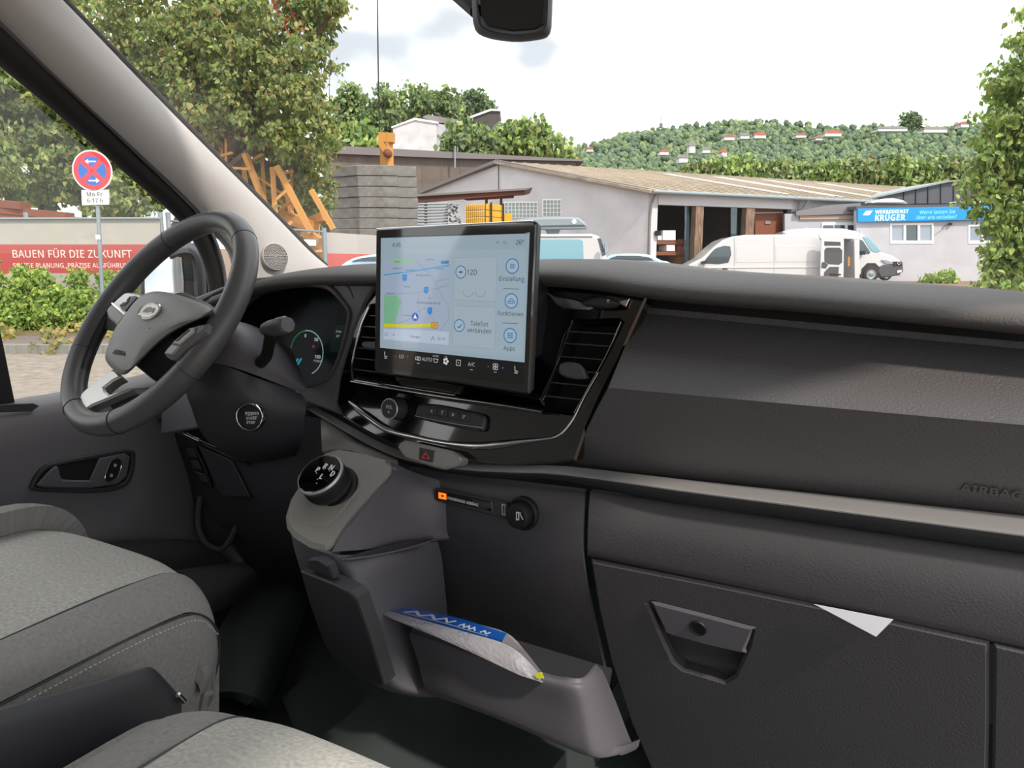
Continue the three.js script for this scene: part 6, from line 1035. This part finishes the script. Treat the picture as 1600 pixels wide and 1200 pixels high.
// ---------- sign building ----------
{
  const d = 37.2, pl = planeC(d), b = thing('office_building', G(17, d, 0), 'low light grey office building with blue sign and dark metal roof', 'building');
  const win = [[[1392, 350], [1458, 349], [1458, 379], [1391, 380]], [[1514, 352], [1580, 351], [1580, 379], [1513, 380]]];
  part('facade', plate([[1338, 326], [1800, 318], [1800, 440], [1338, 440]], pl, { t: 0.3, bevel: 0.01, holes: win }), x.wallGrey, b);
  part('left_facade', plate([[1226, 334], [1342, 334], [1342, 440], [1226, 440]], planeC(d + 1), { t: 0.3, bevel: 0.01 }), x.wallGrey, b); part('brown_fascia', plate([[1250, 337], [1342, 336], [1342, 342], [1250, 343]], planeC(d + 0.9), { t: 0.2 }), M({ color: 0xb39c8c, roughness: 0.9 }), b); part('left_roof', plate([[1244, 330], [1300, 320], [1345, 317], [1345, 334], [1244, 337]], planeC(d + 0.8), { t: 6 }), M({ color: 0x7d7b7e, roughness: 0.9 }), b);
  part('eaves', plate([[1338, 322], [1800, 312], [1800, 319], [1338, 327]], planeC(d - 0.2), { t: 8 }), x.roofDark, b);
  part('metal_roof', plate([[1345, 319], [1352, 312], [1482, 284], [1560, 277], [1800, 270], [1800, 315]], planeC(d + 5), { t: 4 }), x.roofDark, b, 'dark standing seam roof'); for (const px of [1412, 1431, 1450, 1470, 1490, 1510]) part('roof_seam', plate([[px, 300 - (px - 1412) * 0.21], [px + 0.8, 300 - (px - 1412) * 0.21], [px + 0.8, 319], [px, 319]], planeC(d + 4.95), { t: 0.05 }), x.dark, b); part('roof_edge', plate([[1345, 317], [1352, 310], [1482, 282], [1560, 275], [1560, 277], [1482, 284.5], [1353, 312.5]], planeC(d + 4.8), { t: 4.4 }), x.steel, b);
  for (const px of [1393, 1530]) { const dm = part('skylight', plate([[px - 26, 317], [px - 24, 313], [px - 8, 310], [px + 4, 309.5], [px + 20, 313], [px + 24, 317]], planeC(d + 1.5), { t: 1.4, bevel: 0.1 }), x.frameW, b, 'white dome skylight'); }
  win.forEach((q, k) => { const [x0, y0, x1, y1] = [q[0][0], q[0][1], q[2][0], q[2][1]], w = part('window', plate([[x0 - 1, y0 - 1], [x1 + 1, y0 - 2], [x1 + 1, y1 + 2], [x0 - 1, y1 + 2]], pl, { t: 0.15, off: 0.03, bevel: 0.01, holes: [0, 1, 2].map((i) => { const a = x0 + 2 + i * 22, c = a + 18; return [[a, y0 + 2], [c, y0 + 1.5], [c, y1 - 3], [a, y1 - 3]]; }) }), x.frameW, b, 'white framed window'); [0, 1, 2].forEach((i) => { const a = x0 + 2 + i * 22, c = a + 18; part('pane', plate([[a, y0 + 2], [c, y0 + 1.5], [c, y1 - 3], [a, y1 - 3]], pl, { t: 0.02, off: -0.03, bevel: 0.001 }), i === 1 ? x.tint : x.pane, w); }); });
  part('upper_window', plate([[1284, 348], [1341, 347], [1341, 365], [1284, 366]], planeC(d + 0.95), { t: 0.1 }), x.frameW, b); for (const px of [1287, 1305, 1325]) part('pane', plate([[px, 352], [px + 15, 352], [px + 15, 365], [px, 365]], planeC(d + 0.9), { t: 0.04 }), x.tint, b);
  const lamp = part('wall_lamp', mergeGeometries([boxAt(0.16, 0.12, 0.12, ...pl(1485, 350, 0.1).toArray()), rod([pl(1483, 351, 0.1), pl(1476, 353, 0.3), pl(1471, 358, 0.3)], 0.02, { n: 8, sides: 6 })]), x.dark, b);
  const s = thing('shop_sign', pl(1440, 346), 'bright blue sign board reading WERBEDIENST KRÜGER on the office building', 'sign'), poly = [[1340, 327], [1342, 325.5], [1640, 320], [1640, 342], [1342, 347.5], [1340, 346]];
  const t = canvasPlate(pl, poly, 2048, (g, X, W, H) => { g.fillStyle = '#1391dc'; g.fillRect(0, 0, W, H); const tx = (str, x0, x1, y, col, w) => { const p = X(x0, y), q = X(x1, y - (x1 - x0) * 0.018); g.save(); g.translate(...p); g.rotate(Math.atan2(q[1] - p[1], q[0] - p[0])); g.font = w + ' 60px sans-serif'; const k = (q[0] - p[0]) / g.measureText(str).width; g.font = w + ' ' + 60 * k + 'px sans-serif'; g.fillStyle = col; g.textBaseline = 'middle'; g.fillText(str, 0, 0); g.restore(); };
    g.fillStyle = '#f4fbff'; g.beginPath(); [[1344.5, 336.5], [1350, 329.8], [1360.5, 329.3], [1355, 336.5]].forEach((p, i) => { const q = X(...p); i ? g.lineTo(...q) : g.moveTo(...q); }); g.fill();
    tx('WERBEDIENST', 1364, 1416, 331.4, '#f4fbff', 'bold'); tx('KRÜGER', 1363, 1411, 340.6, '#f4fbff', 'bold'); tx('Wann lassen Sie', 1433, 1489, 331.8, '#8fe6ff', ''); tx('über uns verteilen?', 1428, 1491, 340, '#8fe6ff', ''); tx('Vs.', 1512, 1526, 333, '#f4fbff', 'bold'); });
  part('board', plate(poly, pl, { t: 0.2, off: 0.22, bevel: 0.03, box: t.bx }), M({ map: t.tex, roughness: 0.45 }), s);
}
// ---------- vehicles ----------
function wheelAt(parent, px, py, rpx, d) { const c = pC(px, py, d), r = rpx * d / FOCAL, w = part('wheel', lathe([[r * 0.6, 0.02], [r * 0.95, 0.02], [r, -0.02], [r, -0.22], [0, -0.22]], c, FW.clone().negate(), 28), x.tyre, parent); part('rim', lathe([[0, 0.03], [r * 0.2, 0.035], [r * 0.3, 0.0], [r * 0.5, 0.0], [r * 0.62, 0.025]], c, FW.clone().negate(), 24), x.steel, w); }
{
  const d = 33, p = planeC(d), v = thing('white_van', G(11, d, 0), 'white high roof van with its rear doors open in the yard', 'van');
  part('body', plate([[1070, 420], [1078, 413], [1098, 403], [1118, 384], [1130, 375], [1145, 369.5], [1165, 367], [1270, 366], [1281, 367.5], [1283, 372], [1283, 440], [1070, 440]], p, { t: 1.9, bevel: 0.07 }), x.paint, v); part('side_window', plate([[1099, 410], [1112, 394], [1121, 387], [1141, 385], [1138, 410.5], [1106, 412]], p, { t: 0.03, off: 0.012, bevel: 0.004, smooth: 2 }), x.tint, v);
  for (const px of [1147, 1209]) part('body_seam', plate([[px, 370], [px + 0.6, 370], [px + 0.6, 440], [px, 440]], p, { t: 0.01, off: 0.006, bevel: 0.001 }), x.steel, v); for (const [a, b, c, e] of [[1150, 385, 1206, 410], [1212, 384, 1276, 409]]) part('body_panel', plate([[a, b], [c, b - 0.5], [c, e], [a, e + 0.5]], p, { t: 0.012, off: 0.012, bevel: 0.008, smooth: 1 }), x.paint, v); part('side_rail', plate([[1090, 417], [1280, 416], [1280, 418.5], [1090, 419.5]], p, { t: 0.03, off: 0.03, bevel: 0.01 }), x.paint, v); part('door_handle', plate([[1129, 419], [1137, 419], [1137, 421], [1129, 421]], p, { t: 0.03, off: 0.05 }), x.dark, v);
  part('mirror', plate([[1096, 409], [1104, 407], [1105, 412], [1097, 413]], p, { t: 0.15, off: 0.2 }), x.dark, v); wheelAt(v, 1262, 441, 11, d - 0.05); wheelAt(v, 1100, 441, 11, d - 0.05);
  const q = planeC(d - 0.5), rd = part('rear_door', plate([[1283, 372], [1286, 370.5], [1318, 372], [1319, 376], [1318, 448], [1281, 446]], q, { t: 0.09, bevel: 0.015 }), x.paint, v, 'open rear door showing grey panels');
  for (const pg of [[[1288, 377], [1313, 378], [1314, 384], [1288, 384]], [[1291, 387], [1312, 387], [1316, 391], [1316, 410], [1311, 414], [1294, 413], [1288, 408], [1288, 391]], [[1284, 410], [1289, 409], [1294, 414], [1290, 420], [1283, 419]], [[1288, 425], [1296, 417], [1311, 417], [1309, 442], [1285, 441]]]) part('door_inset', plate(pg, q, { t: 0.02, off: 0.006, bevel: 0.004 }), x.bumper, rd); part('door_lever', plate([[1298, 427], [1314, 428], [1314, 430], [1298, 429.5]], q, { t: 0.03, off: 0.04 }), x.dark, rd);
  part('cargo_back', plate([[1280, 368], [1343, 368], [1343, 452], [1280, 452]], planeC(d + 1.65), { t: 0.1 }), x.paint, v, 'pale lined far side of the load space'); part('cargo_roof', plate([[1280, 367], [1341, 370], [1341, 374], [1280, 373]], planeC(d - 0.02), { t: 1.7, bevel: 0.02 }), x.paint, v); part('cargo_floor', plate([[1280, 446], [1342, 446], [1342, 450], [1280, 450]], planeC(d - 0.02), { t: 1.7 }), x.concrete, v); part('far_door', plate([[1335, 373], [1342, 375], [1343, 448], [1336, 448]], planeC(d - 0.3), { t: 2.0 }), x.paint, v); part('wood_strip', plate([[1325, 401], [1329, 401], [1329, 416], [1325, 416]], planeC(d - 0.14), { t: 0.03 }), x.orange, v); part('door_gap', plate([[1330, 376], [1333, 376], [1333, 446], [1330, 446]], planeC(d - 0.16), { t: 0.03 }), x.steel, v);
}
{
  const d = 37.2, p = planeC(d - 2.0), e = d - 2.0, v = thing('parked_van', G(16, e, 0), 'white van with dark grey bumper parked against the office wall', 'van');
  part('body', plate([[1224, 362], [1232, 359], [1260, 356.5], [1318, 357], [1338, 361], [1350, 367], [1364, 388], [1374, 393], [1394, 399], [1406, 406], [1410, 416], [1409, 431], [1224, 433]], p, { t: 1.4, bevel: 0.1 }), x.paint, v); part('windscreen', plate([[1348, 370], [1356, 371], [1374, 390], [1377, 394], [1366, 394], [1360, 390]], p, { t: 0.05, off: 0.02, bevel: 0.004 }), x.tintBlue, v); part('side_window', plate([[1343, 374], [1348, 376], [1360, 394], [1358, 397], [1343, 396]], p, { t: 0.03, off: 0.018, bevel: 0.004 }), x.tint, v);
  part('bumper', plate([[1374, 417], [1380, 414], [1396, 413], [1411, 409], [1412, 424], [1404, 430], [1385, 434], [1376, 434], [1371, 424]], p, { t: 1.42, off: 0.05, bevel: 0.05 }), x.bumper, v, 'dark grey bumper'); part('headlight', plate([[1377, 406], [1384, 406], [1396, 410], [1396, 413], [1384, 412]], p, { t: 0.05, off: 0.06, bevel: 0.01 }), x.pane, v); part('grille', plate([[1395, 409], [1408, 408], [1410, 415], [1397, 416]], p, { t: 0.1, off: 0.08, bevel: 0.01 }), x.dark, v); part('round_emblem', lathe([[0.05, 0.0], [0.055, 0.02], [0.075, 0.02], [0.08, 0]], pC(1404.5, 411, e - 0.1), FW.clone().negate(), 16), x.chrome || m.chrome, v); part('number_plate', plate([[1402, 423], [1409, 421.5], [1409, 425], [1402, 426.5]], p, { t: 0.02, off: 0.09 }), x.frameW, v);
  part('arch', plate([[1344, 434], [1346, 420], [1355, 411], [1368, 411], [1377, 420], [1379, 434]], p, { t: 0.1, off: 0.008, bevel: 0.01, smooth: 1 }), x.dark, v); wheelAt(v, 1361, 428, 12, e - 0.05); wheelAt(v, 1385, 429, 9, e + 1.3); part('door_seam', plate([[1342, 360], [1342.7, 360], [1342.7, 432], [1342, 432]], p, { t: 0.01, off: 0.006 }), x.steel, v); part('mirror', plate([[1345, 393], [1352, 392], [1352, 398], [1345, 398]], p, { t: 0.15, off: 0.2 }), x.dark, v);
}
{
  const d = 21, p = planeC(d), v = thing('camper_van', G(1.5, d, 0), 'white camper van with blue windows just right of the touch screen', 'van');
  part('body', plate([[770, 372], [790, 366], [925, 365.5], [936, 369], [942, 380], [948, 400], [948, 462], [760, 462]], p, { t: 1.8, bevel: 0.08 }), x.paint, v); part('side_window', plate([[800, 374], [905, 374], [911, 377], [912, 405], [800, 405]], p, { t: 0.04, off: 0.015, bevel: 0.006 }), x.tintBlue, v, 'blue tinted window'); part('front_window', plate([[934, 372], [939, 373], [947, 398], [941, 400]], p, { t: 0.04, off: 0.015, bevel: 0.004 }), x.tint, v); part('mirror', plate([[944, 378], [950, 379], [950, 395], [945, 394]], planeC(d - 0.3), { t: 0.1 }), x.pane, v); part('gutter', plate([[780, 369.5], [926, 368.5], [926, 370], [780, 371]], p, { t: 0.04, off: 0.03, bevel: 0.005 }), x.steel, v); wheelAt(v, 800, 460, 17, d - 0.05); wheelAt(v, 920, 460, 17, d - 0.05);
  const r = thing('roof_box', pC(860, 358, d + 0.5), 'grey roof box on top of the camper van', 'roof box'); part('shell', plate([[800, 350], [812, 342], [850, 339], [890, 338.5], [905, 340], [914, 347], [917, 354], [840, 356], [800, 357]], planeC(d + 0.3), { t: 0.8, bevel: 0.06 }), M({ color: 0x87929b, roughness: 0.4 }), r); part('lower_shell', plate([[802, 356], [917, 354], [916, 358.5], [804, 360]], planeC(d + 0.28), { t: 0.8, bevel: 0.03 }), M({ color: 0x6d7780, roughness: 0.5 }), r); part('white_dot', lathe([[0, 0.02], [0.06, 0.015], [0.065, 0]], pC(897, 346.5, d + 0.3), FW.clone().negate(), 16), x.frameW, r); part('foot', plate([[852, 358], [876, 358], [872, 367], [856, 367]], planeC(d + 0.5), { t: 0.3 }), x.steel, r);
}
[[0, 'light blue car roof between the camper van and the white van', [[938, 412], [950, 401], [962, 397], [1000, 396.5], [1018, 399], [1034, 407], [1052, 413], [1056, 440], [938, 440]], [[952, 404], [964, 399.5], [998, 399.5], [1014, 402], [1022, 407], [956, 407]]], [1, 'light blue car roof left of the touch screen', [[520, 424], [540, 409], [560, 401], [600, 396], [660, 396], [680, 410], [690, 440], [510, 440]], [[548, 408], [566, 403], [600, 399], [640, 400], [640, 408]]]].forEach(([i, lab, body, win]) => {
  const d = i ? 13.4 : 25, p = planeC(d), v = thing('blue_car', pC(body[0][0] + 50, 440, d).setY(0), lab, 'car'); part('body', plate(body, p, { t: 1.6, bevel: 0.08, smooth: 2 }), x.carBlue, v); part('windows', plate(win, p, { t: 0.04, off: 0.015, bevel: 0.005 }), x.tint, v); part('lower_body', plate([[body[0][0], 436], [body[body.length - 2][0], 436], [body[body.length - 2][0], i ? 521 : 464], [body[0][0], i ? 521 : 464]], p, { t: 1.6, bevel: 0.05 }), x.carBlue, v);
});
// right-hand bush tree
tree('hornbeam_tree', 'leafy green tree filling the right picture edge', 1640, 12, [lump(1640, 60, 60, 12), lump(1610, 150, 68, 12), lump(1660, 150, 80, 12.4), lump(1590, 215, 52, 11.8), lump(1650, 240, 90, 12.3), lump(1600, 290, 62, 11.8), lump(1560, 235, 30, 11.8), lump(1545, 290, 32, 11.8), lump(1585, 360, 44, 11.7), lump(1640, 380, 85, 12), lump(1580, 420, 42, 11.6), lump(1560, 445, 34, 11.6), lump(1640, 450, 70, 11.8)], 24000, 0.11, bright.concat(maple.slice(0, 4)), 0.16);
{ const g = thing('wall_weeds', G(17.5, 35.6, 0), 'low weeds growing at the foot of the office wall', 'weeds', null, 'stuff'); foliage(g, [lump(1470, 433, 18, 35.4, 0.25), lump(1450, 435, 10, 35.4, 0.2), lump(1480, 430, 6, 35.4, 0.8)], 500, 0.25, bright, 'weed_leaves'); }

scene.traverse((o) => { if (o.isMesh) o.castShadow = o.receiveShadow = true; });
renderer.render(scene, camera);
